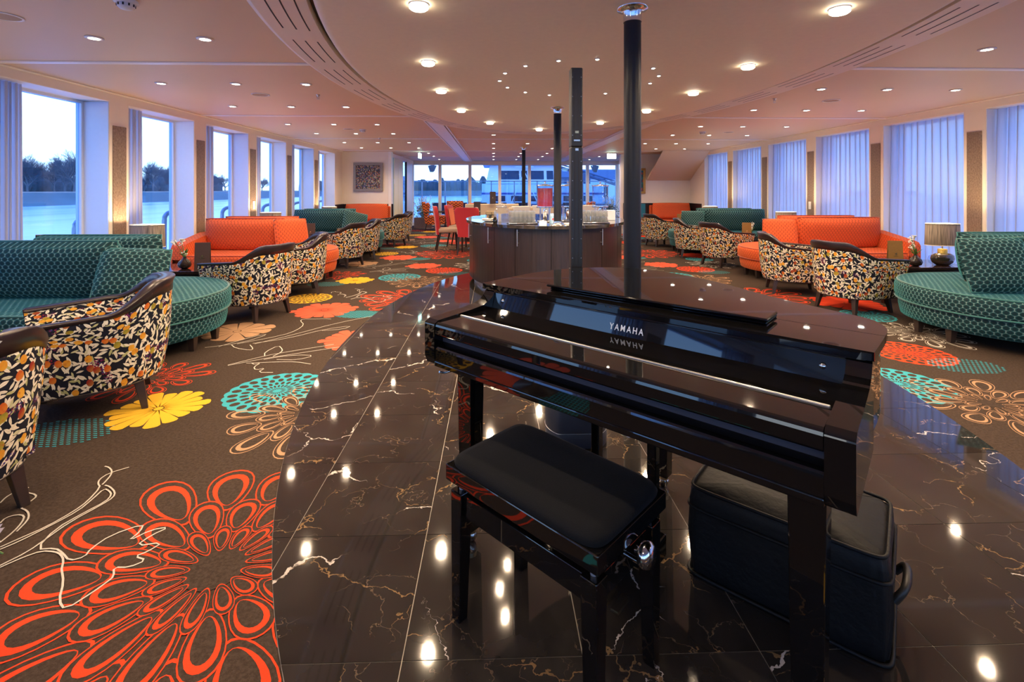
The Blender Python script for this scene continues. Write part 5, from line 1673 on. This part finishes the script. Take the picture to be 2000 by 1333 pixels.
for z, r in ((0.0, 0.070), (0.01, 0.088), (0.05, 0.096), (0.13, 0.098), (0.165, 0.085), (0.185, 0.062), (0.20, 0.062)):
    pr.append([(r*(1+0.025*math.cos(10*2*PI*i/n)*(0.02 < z < 0.15))*math.cos(2*PI*i/n), r*(1+0.025*math.cos(10*2*PI*i/n)*(0.02 < z < 0.15))*math.sin(2*PI*i/n), z) for i in range(n)])
MB().loft(pr, cap0=True).build('jar_body', 'tumbler_glass', jar)
MB().lathe([(0.068, 0.198), (0.072, 0.206), (0.068, 0.215), (0.04, 0.228), (0.015, 0.235), (0.022, 0.250), (0.018, 0.264), (0.001, 0.268)], 24).build('lid', 'tumbler_glass', jar)
MB().tube([(0.066*math.cos(2*PI*i/20), 0.066*math.sin(2*PI*i/20), 0.198) for i in range(21)], 0.004, 6).build('clasp_ring', 'chrome', jar)
pl_ = thing('saucer_stack', 'small stack of saucers with a dark cup on the bar', 'saucers', (-0.07, 6.50, ZT))
for k in range(4):
    MB().lathe([(0.045, 0.0), (0.05, 0.003), (0.085, 0.012), (0.086, 0.015), (0.05, 0.006)], 24, (0, 0, 0.009*k)).build('saucer', 'plastic_white', pl_)
MB().hexa([(0.0,-0.02,0.042),(0.04,-0.02,0.042),(0.04,0.02,0.042),(0.0,0.02,0.042)], [(0.01,-0.015,0.085),(0.045,-0.025,0.095),(0.045,0.015,0.095),(0.01,0.02,0.085)]).build('sugar_packet', 'speaker_black', pl_)
nh = thing('napkin_holder', 'brown kraft napkins in a dark wire holder', 'napkin holder', (-0.03, 6.86, ZT))
MB().box((-0.070, -0.045, 0.012), (0.070, 0.045, 0.125)).build('napkins', 'napkin_kraft', nh, bevel=0.004)
for x in (-0.078, 0.0, 0.078):
    MB().tube([(x, -0.052, 0.0), (x, -0.052, 0.11)], 0.003, 5).build('wire', 'speaker_black', nh)
for z in (0.008, 0.075):
    p_ = [(-0.078,-0.052,z),(0.078,-0.052,z),(0.078,0.052,z),(-0.078,0.052,z)]
    MB().tube(p_+[p_[0]], 0.003, 5).build('wire_ring', 'speaker_black', nh)
pot = thing('black_pot', 'small black lidded pot beside the storage jar', 'pot', (0.02, 6.18, ZT))
MB().lathe([(0.025, 0.0), (0.032, 0.02), (0.030, 0.05), (0.018, 0.065), (0.008, 0.075), (0.001, 0.082)], 16).build('body', 'piano_black', pot)
MB().tube([(-0.028, 0, 0.045), (-0.050, 0, 0.040), (-0.045, 0, 0.018), (-0.030, 0, 0.015)], 0.004, 6).build('handle', 'piano_black', pot)
ct = thing('milk_carton', 'small blue and white milk carton on the bar', 'carton', (0.735, 6.08, ZT), 0.3)
MB().box((-0.026, -0.026, 0), (0.026, 0.026, 0.095)).build('body', 'carton_blue', ct, bevel=0.003)
MB().hexa([(-0.026,-0.026,0.095),(0.026,-0.026,0.095),(0.026,0.026,0.095),(-0.026,0.026,0.095)], [(-0.026,-0.003,0.125),(0.026,-0.003,0.125),(0.026,0.003,0.125),(-0.026,0.003,0.125)]).build('gable', 'carton_blue', ct)
MB().lathe([(0.014, 0.0), (0.014, 0.001)], 16).build('print_spot', 'carton_red', ct, (0, -0.0262, 0.055), (PI/2, 0, 0))
cd = tag(MB().hexa([(-0.045,-0.02,0),(0.045,-0.02,0),(0.045,0.02,0),(-0.045,0.02,0)], [(-0.045,-0.002,0.042),(0.045,-0.002,0.042),(0.045,0.002,0.042),(-0.045,0.002,0.042)]).build('name_card', 'paper_white', None, (0.60, 5.90, ZT)), 'small white tent card at the front of the bar top', 'card')
bk = tag(MB().box((-0.11, -0.05, 0), (0.11, 0.05, 0.012)).build('folded_cloth', 'paper_white', None, (0.98, 5.95, ZT), bevel=0.004), 'white folded cloth beside the column on the bar', 'cloth')
wb_ = tag(MB().box((-0.07, -0.05, 0), (0.07, 0.05, 0.14)).build('ice_box', 'ship_white', None, (1.62, 6.75, ZT), bevel=0.006), 'white box at the right end of the bar behind the glasses', 'box')

# ================================================================== far dining area
def dining_chair(label, x, y, ang):
    r = thing('dining_chair', label, 'chair', (x, y, 0), math.radians(ang), 'red dining chairs behind the bar')
    MB().box((-0.22, -0.22, 0.40), (0.23, 0.22, 0.49)).build('seat', 'beige_fabric', r, bevel=0.03, seg=3)
    bk_ = MB()
    rows = []
    for z, w, o_ in ((0.36, 0.19, -0.22), (0.52, 0.20, -0.235), (0.70, 0.245, -0.255), (0.86, 0.255, -0.28), (0.93, 0.245, -0.29), (0.955, 0.20, -0.295)):
        ring = []
        for i in range(24):
            t = 2*PI*i/24
            c, s_ = math.cos(t), math.sin(t)
            yy = w*abs(s_)**0.4*(1 if s_ > 0 else -1)
            ring.append((o_+0.045*abs(c)**0.5*(1 if c > 0 else -1)+0.25*yy*yy, yy, z))
        rows.append(ring)
    bk_.loft(rows, cap0=True, cap1=True).build('backrest', 'red_fabric', r)
    inn = MB()
    inn.add([(-0.165, -0.17, 0.50), (-0.165, 0.17, 0.50), (-0.222, 0.21, 0.88), (-0.222, -0.21, 0.88)], [(0,1,2,3)])
    inn.build('back_pad', 'orange_side', r)
    for sx in (-1, 1):
        for sy in (-1, 1):
            MB().leg((sx*0.18, sy*0.18, 0.41), (sx*(0.20 if sx > 0 else 0.26), sy*0.19, 0), 0.020, 0.012).build('leg', 'dark_wood', r)
dining_chair('red dining chair seen from the side left of the bar, leftmost', -0.98, 10.55, 10)
dining_chair('red dining chair seen from behind, partly hidden by the bar', -0.50, 10.02, 82)
dining_chair('red dining chair behind the other two, next to the zigzag armchair', -0.78, 11.35, -12)
rt = thing('dining_table', 'round dining table behind the bar with a menu on it', 'table', (-0.34, 10.85, 0))
MB().lathe([(0.40, 0.70), (0.405, 0.71), (0.405, 0.73), (0.40, 0.735)], 32).build('table_top', 'table_gloss', rt)
MB().lathe([(0.24, 0.0), (0.23, 0.015), (0.04, 0.03), (0.035, 0.70)], 20).build('pedestal', 'leg_wood', rt)
menu('brown menu standing on the dining table behind the bar', -0.37, 10.95, 0.735, 0.0)
menu('small brown menu on the cream bench', -0.02, 12.25, 0.955, 0.0)
gv = thing('glass_vase', 'small glass with green and white flowers on the dining table', 'vase', (-0.37, 10.70, 0.735))
MB().lathe([(0.025, 0.0), (0.035, 0.01), (0.038, 0.05), (0.030, 0.07)], 16, cap1=False).build('glass', 'tumbler_glass', gv)
b = MB(); lf = MB()
for k in range(9):
    a = rnd.uniform(0, 6.28); d = rnd.uniform(0.01, 0.07); h = rnd.uniform(0.08, 0.19)
    lf.tube([(0, 0, 0.02), (d*math.cos(a), d*math.sin(a), h)], 0.003, 4)
    b.lathe([(0.001, -0.01), (0.013, 0.0), (0.010, 0.010), (0.001, 0.014)], 6, (d*math.cos(a), d*math.sin(a), h))
lf.build('stems', 'leaf_green', gv); b.build('blossoms', 'petal_white', gv)
bq = thing('cream_bench', 'long cream leather bench back behind the bar', 'bench', (-0.72, 12.30, 0))
MB().box((0, 0.0, 0.10), (1.36, 0.10, 0.955)).build('backrest', 'cream_leather', bq, bevel=0.02, seg=3)
MB().box((0.02, 0.10, 0.10), (1.34, 0.62, 0.45)).build('seat', 'cream_leather', bq, bevel=0.03, seg=3)
MB().box((0.02, 0.02, 0.0), (1.34, 0.60, 0.10)).build('plinth', 'dark_wood', bq)
def cream_chair(label, x, y, ang):
    r = thing('cream_armchair', label, 'armchair', (x, y, 0), math.radians(ang), 'cream armchairs behind the bar')
    MB().box((-0.30, -0.28, 0.22), (0.30, 0.28, 0.45)).build('seat', 'cream_leather', r, bevel=0.04, seg=3)
    MB().hexa([(-0.33,-0.30,0.22),(-0.20,-0.30,0.22),(-0.20,0.30,0.22),(-0.33,0.30,0.22)], [(-0.42,-0.29,0.95),(-0.34,-0.29,0.95),(-0.34,0.29,0.95),(-0.42,0.29,0.95)]).build('backrest', 'cream_leather', r, bevel=0.03, seg=3)
    MB().hexa([(-0.40,-0.20,0.60),(-0.395,-0.20,0.60),(-0.395,0.20,0.60),(-0.40,0.20,0.60)], [(-0.435,-0.20,0.965),(-0.33,-0.20,0.975),(-0.33,0.20,0.975),(-0.435,0.20,0.965)]).build('headrest_cloth', 'paper_white', r, bevel=0.004)
    for sy in (-1, 1):
        MB().tube(smoothed([(-0.30, sy*0.31, 0.30), (-0.33, sy*0.31, 0.66), (0.05, sy*0.31, 0.66), (0.28, sy*0.31, 0.62), (0.28, sy*0.31, 0.0)], 2), 0.018, 8).build('arm', 'dark_wood', r)
        MB().leg((-0.28, sy*0.26, 0.24), (-0.32, sy*0.26, 0), 0.02, 0.014).build('leg', 'dark_wood', r)
cream_chair('cream armchair with white headrest cloth behind the glass jar', 0.38, 10.35, 118)
cream_chair('cream armchair with white headrest cloth beside the farthest column', 1.15, 10.75, 70)
cream_chair('cream armchair with white headrest cloth right of the mast', 2.0, 11.1, 100)
def zigzag_chair(label, x, y, ang):
    r = thing('zigzag_armchair', label, 'armchair', (x, y, 0), math.radians(ang), 'orange zigzag armchairs at the far windows')
    MB().box((-0.34, -0.30, 0.20), (0.34, 0.30, 0.36)).build('seat_base', 'zigzag_fabric', r, bevel=0.02)
    MB().box((-0.28, -0.28, 0.36), (0.35, 0.28, 0.48)).build('seat_cushion', 'zigzag_fabric', r, bevel=0.03, seg=3)
    MB().hexa([(-0.38,-0.30,0.20),(-0.24,-0.30,0.20),(-0.24,0.30,0.20),(-0.38,0.30,0.20)], [(-0.50,-0.30,0.92),(-0.38,-0.30,0.92),(-0.38,0.30,0.92),(-0.50,0.30,0.92)]).build('backrest', 'zigzag_fabric', r, bevel=0.03, seg=3)
    MB().cushion(0.54, 0.46, 0.16, 10, 8).xform(Matrix.Translation((-0.32, 0, 0.68)) @ Matrix.Rotation(PI/2, 4, 'Z') @ Matrix.Rotation(0.16, 4, 'X')).build('back_cushion', 'zigzag_fabric', r)
    for sy in (-1, 1):
        MB().tube([(-0.40, sy*0.33, 0.58), (0.30, sy*0.33, 0.60)], 0.022, 6).build('arm', 'dark_wood', r)
        MB().tube([(0.28, sy*0.33, 0.60), (0.26, sy*0.33, 0.0)], 0.018, 6).build('leg', 'dark_wood', r)
        MB().tube([(-0.34, sy*0.30, 0.22), (-0.38, sy*0.30, 0.0)], 0.018, 6).build('leg', 'dark_wood', r)
zigzag_chair('orange zigzag armchair beside the left planter', -1.86, 16.05, 8)
zigzag_chair('orange zigzag armchair at the far window, facing the room', -1.32, 17.2, -80)
zigzag_chair('orange zigzag armchair half behind the red dining chairs', -0.98, 15.3, 170)
zigzag_chair('orange zigzag armchair at the far right behind the dispensers', 2.95, 16.5, 175)
def planter(label, x, y, seedv):
    rn = random.Random(seedv)
    r = thing('planter', label, 'plant', (x, y, 0), 0, 'flowering planters at the far windows')
    MB().box((-0.30, -0.16, 0), (0.30, 0.16, 0.36)).build('trough', 'planter_brown', r, bevel=0.01)
    lf, fl2, tw = MB(), MB(), MB()
    for k in range(420):
        a = rn.uniform(0, 6.28); rad = min(0.34, abs(rn.gauss(0, 0.17))); h = 0.36+rn.uniform(0.0, 0.42)*(1-rad*0.6)
        c = Vector((rad*math.cos(a)*1.2, rad*math.sin(a), h))
        d = Vector((rn.uniform(-1, 1), rn.uniform(-1, 1), rn.uniform(-0.2, 1))).normalized()
        s_ = d.cross(Vector((rn.uniform(-1, 1), rn.uniform(-1, 1), 0.3))).normalized()
        l = rn.uniform(0.04, 0.09)
        lf.add([tuple(c), tuple(c+d*l*0.5+s_*l*0.22), tuple(c+d*l), tuple(c+d*l*0.5-s_*l*0.22)], [(0,1,2,3)])
    for k in range(34):
        a = rn.uniform(0, 6.28); rad = rn.uniform(0.05, 0.40); h = rn.uniform(0.75, 1.15)
        tip = Vector((rad*math.cos(a), rad*math.sin(a)*0.7, h))
        tw.tube([(tip.x*0.2, tip.y*0.2, 0.36), (tip.x*0.6, tip.y*0.6, 0.36+(h-0.36)*0.6), tuple(tip)], 0.003, 4)
        for j in range(12):
            t = rn.uniform(0.45, 1.0)
            q = Vector((tip.x*t+rn.uniform(-1, 1)*0.04, tip.y*t+rn.uniform(-1, 1)*0.04, 0.36+(h-0.36)*t+rn.uniform(-1, 1)*0.04))
            fl2.lathe([(0.001, -0.012), (0.015, 0.0), (0.001, 0.014)], 5, tuple(q))
    lf.build('foliage', 'leaf_dark', r, kind='stuff'); tw.build('twigs', 'leaf_green', r, kind='stuff'); fl2.build('white_blossom', 'petal_white', r, kind='stuff')
planter('brown planter of white flowering twigs at the far left window', -2.44, 17.0, 21)
planter('brown planter of white flowering twigs at the far right window', 4.18, 17.2, 22)

# pictures and switches
def picture(label, x0, x1, z0, z1, y, frame, canvas):
    r = thing('framed_painting', label, 'painting', ((x0+x1)/2, y, z0))
    w, h = (x1-x0)/2, z1-z0
    f = 0.07
    for nm, lo_, hi_ in (('frame_rail', (-w, -0.045, 0), (w, 0, f)), ('frame_rail', (-w, -0.045, h-f), (w, 0, h)), ('frame_rail', (-w, -0.045, f), (-w+f, 0, h-f)), ('frame_rail', (w-f, -0.045, f), (w, 0, h-f))):
        MB().box(lo_, hi_).build(nm, frame, r, bevel=0.006)
    MB().box((-w+f, -0.025, f), (w-f, -0.005, h-f)).build('canvas', canvas, r)
picture('square painting of small coloured dabs in a bronze frame on the left end wall', -3.90, -3.09, 1.27, 2.07, 13.69, 'silver_frame', 'painting_dabs')
picture('teal painting in a gold frame half behind the nearest column', 3.93, 4.53, 1.20, 1.96, 14.41, 'gold_frame', 'painting_teal')
def wall_switch(label, X, y, z, side):
    r = thing('wall_switch', label, 'switch', (X, y, z), 0)
    a, b_ = (0.010, 0.020) if side > 0 else (-0.020, -0.010)
    MB().box((a, -0.035, -0.07), (b_, 0.035, 0.07)).build('plate', 'plastic_white', r, bevel=0.003)
    for dz in (-0.032, 0.032):
        MB().box((a+(0.008 if side > 0 else -0.003), -0.022, dz-0.022), (b_+(0.003 if side > 0 else -0.008), 0.022, dz+0.022)).build('rocker', 'paper_white', r, bevel=0.002)
wall_switch('white double socket on the third fabric pillar of the left wall', XL, LEFT_P[7]+0.145, 1.04, 1)
wall_switch('white double socket on the fabric pillar of the right wall', XR, RIGHT_P[7]+0.14, 1.02, -1)
wall_switch('small white panel with green lamp by the left glazed door', -2.80, 13.75, 1.55, 1)

# ================================================================== outside: railings, river, bank, trees, ships
WZ = -2.5
water = MB().box((-420, -260, WZ-0.4), (420, 700, WZ)).build('river', 'river_water')
water['kind'] = 'stuff'; water['label'] = 'pale rippled river water outside'; water['category'] = 'water'
bank = struct(MB().hexa([(-500,-300,WZ-1),(-106,-300,WZ-1),(-106,640,WZ-1),(-500,640,WZ-1)], [(-500,-300,1.5),(-118,-300,0.6),(-118,640,0.6),(-500,640,1.5)]).build('ground_bank', 'bank_grass'))
MB().hexa([(-122,-300,0.60),(-118.4,-300,0.60),(-118.4,640,0.60),(-122,640,0.60)], [(-122,-300,0.95),(-118.4,-300,0.95),(-118.4,640,0.95),(-122,640,0.95)]).build('towpath', 'bank_path', bank)
bank2 = struct(MB().hexa([(-140,330,WZ-1),(300,330,WZ-1),(300,640,WZ-1),(-140,640,WZ-1)], [(-140,336,1.0),(300,336,1.0),(300,640,1.5),(-140,640,1.5)]).build('ground_far_bank', 'bank_grass'))
def make_tree(seedv, H):
    rn = random.Random(seedv)
    tk, br = MB(), MB()
    def grow(p, d, l, r, lev):
        q = p+d*l
        mid = p+d*l*0.5+Vector((rn.uniform(-1, 1), rn.uniform(-1, 1), rn.uniform(-0.3, 0.6)))*l*0.06
        (tk if lev < 2 else br).tube([tuple(p), tuple(mid), tuple(q)], r, 5 if lev < 2 else 3, False, r*0.62)
        if lev >= 7: return
        n = 4 if lev == 0 else (3 if lev == 1 else 2)
        for k in range(n):
            ax = Vector((rn.uniform(-1, 1), rn.uniform(-1, 1), rn.uniform(-0.25, 0.75))).normalized()
            nd = (d*(0.70 if lev else 0.75)+ax*(0.80 if lev < 2 else 0.62)).normalized()
            grow(p+d*l*rn.uniform(0.55, 1.0), nd, l*rn.uniform(0.68, 0.86), r*0.60, lev+1)
        grow(q, (d+Vector((rn.uniform(-1, 1), rn.uniform(-1, 1), 0.2))*0.25).normalized(), l*0.78, r*0.66, lev+1)
    grow(Vector((0, 0, 0)), Vector((rn.uniform(-0.06, 0.06), rn.uniform(-0.06, 0.06), 1)).normalized(), H*0.20, H*0.026, 0)
    return tk, br
protos = []
for sd, H in ((3, 13.0), (11, 14.5), (27, 12.0)):
    tk, br = make_tree(sd, H)
    r = thing('bare_tree', 'tree', 'tree')
    tk.build('trunk', 'bark', r); br.build('branches', 'bark', r)
    protos.append(r)
TREES = [(0, -122, 131), (1, -121, 144), (2, -123, 157), (1, -141, 150), (0, -140, 163), (2, -142, 176), (0, -160, 166), (2, -160, 182), (1, -161, 198),
         (1, -122, 178), (0, -123, 191), (2, -142, 202), (1, -142, 217),
         (2, -122, 225), (0, -142, 250),
         (2, -123, 262), (0, -124, 290), (1, -142, 326), (2, -124, 370), (0, -142, 440)]
TL = ['first']*9+['second']*4+['third']*2+['fourth']*5
used = set()
for k, (i, x, y) in enumerate(TREES):
    lab = 'bare winter tree on the far bank in the %s left window' % TL[k]
    o = protos[i] if i not in used else dup(protos[i], (x, y, 0.6))
    used.add(i)
    o.location = (x, y, 0.6); o.rotation_euler = (0, 0, k*1.3)
    s_ = (0.95+0.3*((k*7) % 5)/5)*(1.05 if k < 9 else 0.92)
    o.scale = (s_*0.92, s_*0.92, s_)
    o['label'] = lab; o['group'] = 'bare trees on the far bank'
def hedge_row(label, x, y0, y1, h, seedv, along='y'):
    rn = random.Random(seedv)
    mb = MB()
    k = 0
    t = y0
    while t < y1:
        hh = h*rn.uniform(0.7, 1.2); w = rn.uniform(2.5, 5.0)
        prof = [(w, 0), (w*1.1, hh*0.35), (w*0.8, hh*0.75), (w*0.3, hh)]
        c = (x+rn.uniform(-2, 2), t, 0.6) if along == 'y' else (t, x+rn.uniform(-2, 2), 0.8)
        n = 9
        rings = [[(c[0]+r*math.cos(2*PI*i/n)*rn.uniform(0.85, 1.15), c[1]+r*math.sin(2*PI*i/n)*rn.uniform(0.85, 1.15), c[2]+z+rn.uniform(-0.2, 0.2)) for i in range(n)] for r, z in prof]
        mb.loft(rings, cap1=True)
        t += rn.uniform(2.5, 5)
    o = mb.build('hedge', 'hedge')
    tag(o, label, 'bushes'); o['kind'] = 'stuff'
hedge_row('dark bushes along the left river bank', -178, 60, 320, 8.0, 4)
hedge_row('dark line of trees on the bank ahead', 352, -135, 250, 9.0, 9, 'x')
# hooped handrails on the side deck
deck = struct(MB().box((XL-1.4, -4, -0.25), (XL-0.45, 18, -0.12)).build('ground_side_deck', 'deck_grey'))
deck2 = struct(MB().box((-5.6, 18.2, -0.25), (7.2, 23.4, -0.06)).build('ground_fore_deck', 'deck_grey'))
for k in range(6):
    y = LEFT_P[5+k]+0.30 if k < 5 else 13.38
    pth = smoothed([(XL-0.62, y, -0.12), (XL-0.62, y, 0.80), (XL-0.62, y+0.02, 0.96), (XL-0.62, y+0.30, 1.0), (XL-0.62, y+0.75, 1.0), (XL-0.62, y+0.80, 0.9), (XL-0.62, y+0.80, -0.12)], 2)
    tag(MB().tube(pth, 0.032, 8).build('handrail', 'rail_steel'), 'curved grey steel handrail outside the %s left window' % ORD[k], 'handrail', 'hooped handrails on the side deck')
# fore deck: glass rail, floodlights, wicker chairs
gr_ = thing('glass_railing', 'glass railing with slim posts on the deck beyond the far windows', 'railing', (0, 21.6, -0.06))
xs_ = [-5.2+1.02*k for k in range(12)]
for x in xs_: MB().box((x-0.025, -0.03, 0), (x+0.025, 0.03, 1.78)).build('post', 'rail_steel', gr_)
for a, b in zip(xs_[:-1], xs_[1:]): MB().box((a+0.03, -0.006, 0.12), (b-0.03, 0.006, 1.74)).build('pane', 'rail_glass', gr_)
MB().box((-5.2, -0.03, 1.74), (6.05, 0.03, 1.79)).build('top_rail', 'rail_steel', gr_)
def floodlight(label, x, rz):
    r = thing('floodlight', label, 'floodlight', (x, 18.75, 2.36), rz, 'floodlights under the deck roof')
    MB().tube([(0.03, 0, 0), (0.03, 0, -0.07)], 0.010, 6).build('hanger', 'rail_steel', r)
    MB().tube([(-0.03, 0, 0), (-0.03, 0, -0.07)], 0.010, 6).build('hanger', 'rail_steel', r)
    MB().hexa([(-0.06,-0.08,-0.36),(0.08,-0.08,-0.36),(0.08,0.08,-0.36),(-0.06,0.08,-0.36)], [(-0.14,-0.11,-0.12),(0.12,-0.11,-0.07),(0.12,0.11,-0.07),(-0.14,0.11,-0.12)]).build('housing', 'brushed_steel', r, bevel=0.02)
    MB().hexa([(0.06,-0.10,-0.33),(0.10,-0.10,-0.33),(0.10,0.10,-0.33),(0.06,0.10,-0.33)], [(0.13,-0.10,-0.10),(0.19,-0.10,-0.12),(0.19,0.10,-0.12),(0.13,0.10,-0.10)]).build('barn_door', 'brushed_steel', r)
    MB().box((-0.10, -0.07, -0.07), (-0.04, 0.07, -0.03)).build('bracket', 'rail_steel', r)
floodlight('grey floodlight hanging outside the leftmost far window', -2.38, 0.2)
floodlight('grey floodlight hanging outside the rightmost far window', 3.95, 2.9)
roof = struct(MB().box((-3.6, 18.2, 2.40), (6.6, 19.2, 2.48)).build('roof_overhang', 'ship_white'))
def outdoor_chair(label, x, y):
    r = thing('outdoor_chair', label, 'chair', (x, y, -0.06), 0, 'woven chairs on the fore deck')
    MB().hexa([(-0.26,-0.05,0.42),(0.26,-0.05,0.42),(0.26,0.0,0.42),(-0.26,0.0,0.42)], [(-0.28,-0.16,0.86),(0.28,-0.16,0.86),(0.28,-0.12,0.86),(-0.28,-0.12,0.86)]).build('backrest', 'outdoor_weave', r, bevel=0.01)
    MB().box((-0.26, -0.05, 0.38), (0.26, 0.45, 0.43)).build('seat', 'outdoor_weave', r, bevel=0.01)
    for sx in (-1, 1):
        for yy in (-0.03, 0.42): MB().tube([(sx*0.24, yy, 0.39), (sx*0.25, yy, 0)], 0.014, 6).build('leg', 'rail_steel', r)
OC = ['first', 'second', 'third', 'fourth', 'fifth', 'sixth', 'seventh']
for k, x in enumerate((-2.2, -1.35, -0.55, 0.25, 1.15, 2.1, 3.1)):
    outdoor_chair('dark woven deck chair beyond the far glass, %s from the left' % OC[k], x, 19.9)
# the moored ship ahead
sh_ = thing('moored_ship', 'white river ship moored ahead beyond the far windows', 'ship', (0, 33, 0))
MB().hexa([(-0.9,0,-1.9),(8.0,0,-1.9),(8.0,12,-1.9),(-0.9,12,-1.9)], [(-1.1,0,0.35),(8.0,0,0.35),(8.0,12,0.35),(-1.1,12,0.35)]).build('hull', 'hull_dark', sh_)
MB().box((-0.8, 0.3, 0.35), (7.6, 11, 1.75)).build('lower_deckhouse', 'ship_white', sh_, bevel=0.05)
wh = MB().hexa([(-0.55,0.2,1.75),(4.6,0.2,1.75),(4.6,5,1.75),(-0.55,5,1.75)], [(-0.25,0.6,3.05),(4.4,0.6,3.05),(4.4,5,3.05),(-0.25,5,3.05)]).build('wheelhouse', 'ship_white', sh_, bevel=0.04)
MB().box((-0.75, 0.1, 3.05), (4.9, 5.4, 3.20)).build('wheelhouse_roof', 'ship_stripe', sh_, bevel=0.04)
MB().box((-0.82, 0.22, 1.02), (7.62, 0.30, 1.14)).build('stripe', 'ship_stripe', sh_)
for a, b in ((0.45, 1.75), (1.9, 2.3), (2.55, 3.45), (3.65, 4.1)):
    MB().hexa([(a,0.22,2.05),(b,0.22,2.05),(b,0.32,2.05),(a,0.32,2.05)], [(a,0.43,2.65),(b,0.43,2.65),(b,0.53,2.65),(a,0.53,2.65)]).build('window', 'ship_window', sh_)
for k in range(6):
    MB().box((0.0+1.2*k, 0.24, 0.55), (0.8+1.2*k, 0.32, 0.92)).build('window', 'ship_window', sh_)
MB().tube([(2.1, 0.0, 1.2), (2.1, 0.0, 3.9)], 0.06, 8).build('mast', 'ship_white', sh_)
for dx in (-0.9, 0.9): MB().tube([(2.1+dx, 0.0, 0.4), (2.1, 0.0, 2.6)], 0.03, 6).build('mast_stay', 'ship_white', sh_)
MB().tube([(1.5, 0, 2.9), (2.7, 0, 2.9)], 0.03, 6).build('yard', 'ship_white', sh_)
# quay with crane to the right
quay = struct(MB().box((8.5, -40, WZ-1), (60, 200, -0.6)).build('ground_quay', 'quay_concrete'))
cr = thing('quay_crane', 'blue lattice crane boom over the quay in the right far window', 'crane', (9.0, 48, -0.6))
MB().box((-0.5, -0.5, 0), (0.5, 0.5, 3.6)).build('tower', 'hull_dark', cr)
MB().box((-3.2, -0.6, 2.0), (-0.6, 0.6, 3.2)).build('cabin', 'hull_dark', cr)
MB().tube([(-7, 0, 5.6), (6, 0, 1.6)], 0.16, 6).build('boom', 'hull_dark', cr)
MB().tube([(-7, 0, 5.9), (6, 0, 1.9)], 0.08, 6).build('boom_chord', 'hull_dark', cr)
for k in range(12):
    t0, t1 = k/12, (k+0.5)/12
    MB().tube([(-7+13*t0, 0, 5.6-4*t0), (-7+13*t1, 0, 5.9-4*t1)], 0.05, 4).build('lattice_bar', 'hull_dark', cr)
wh2 = thing('quay_shed', 'long grey shed on the quay behind the crane', 'building', (14, 75, -0.6))
MB().box((-9, 0, 0), (16, 14, 3.6)).build('wall', 'ship_white', wh2)
MB().hexa([(-9.4,-0.4,3.6),(16.4,-0.4,3.6),(16.4,14.4,3.6),(-9.4,14.4,3.6)], [(-9.4,6,5.4),(16.4,6,5.4),(16.4,8,5.4),(-9.4,8,5.4)]).build('roof', 'hull_dark', wh2)
for k in range(7): MB().box((-8+3.3*k, -0.05, 0.8), (-6.2+3.3*k, 0.02, 2.4)).build('window', 'ship_window', wh2)
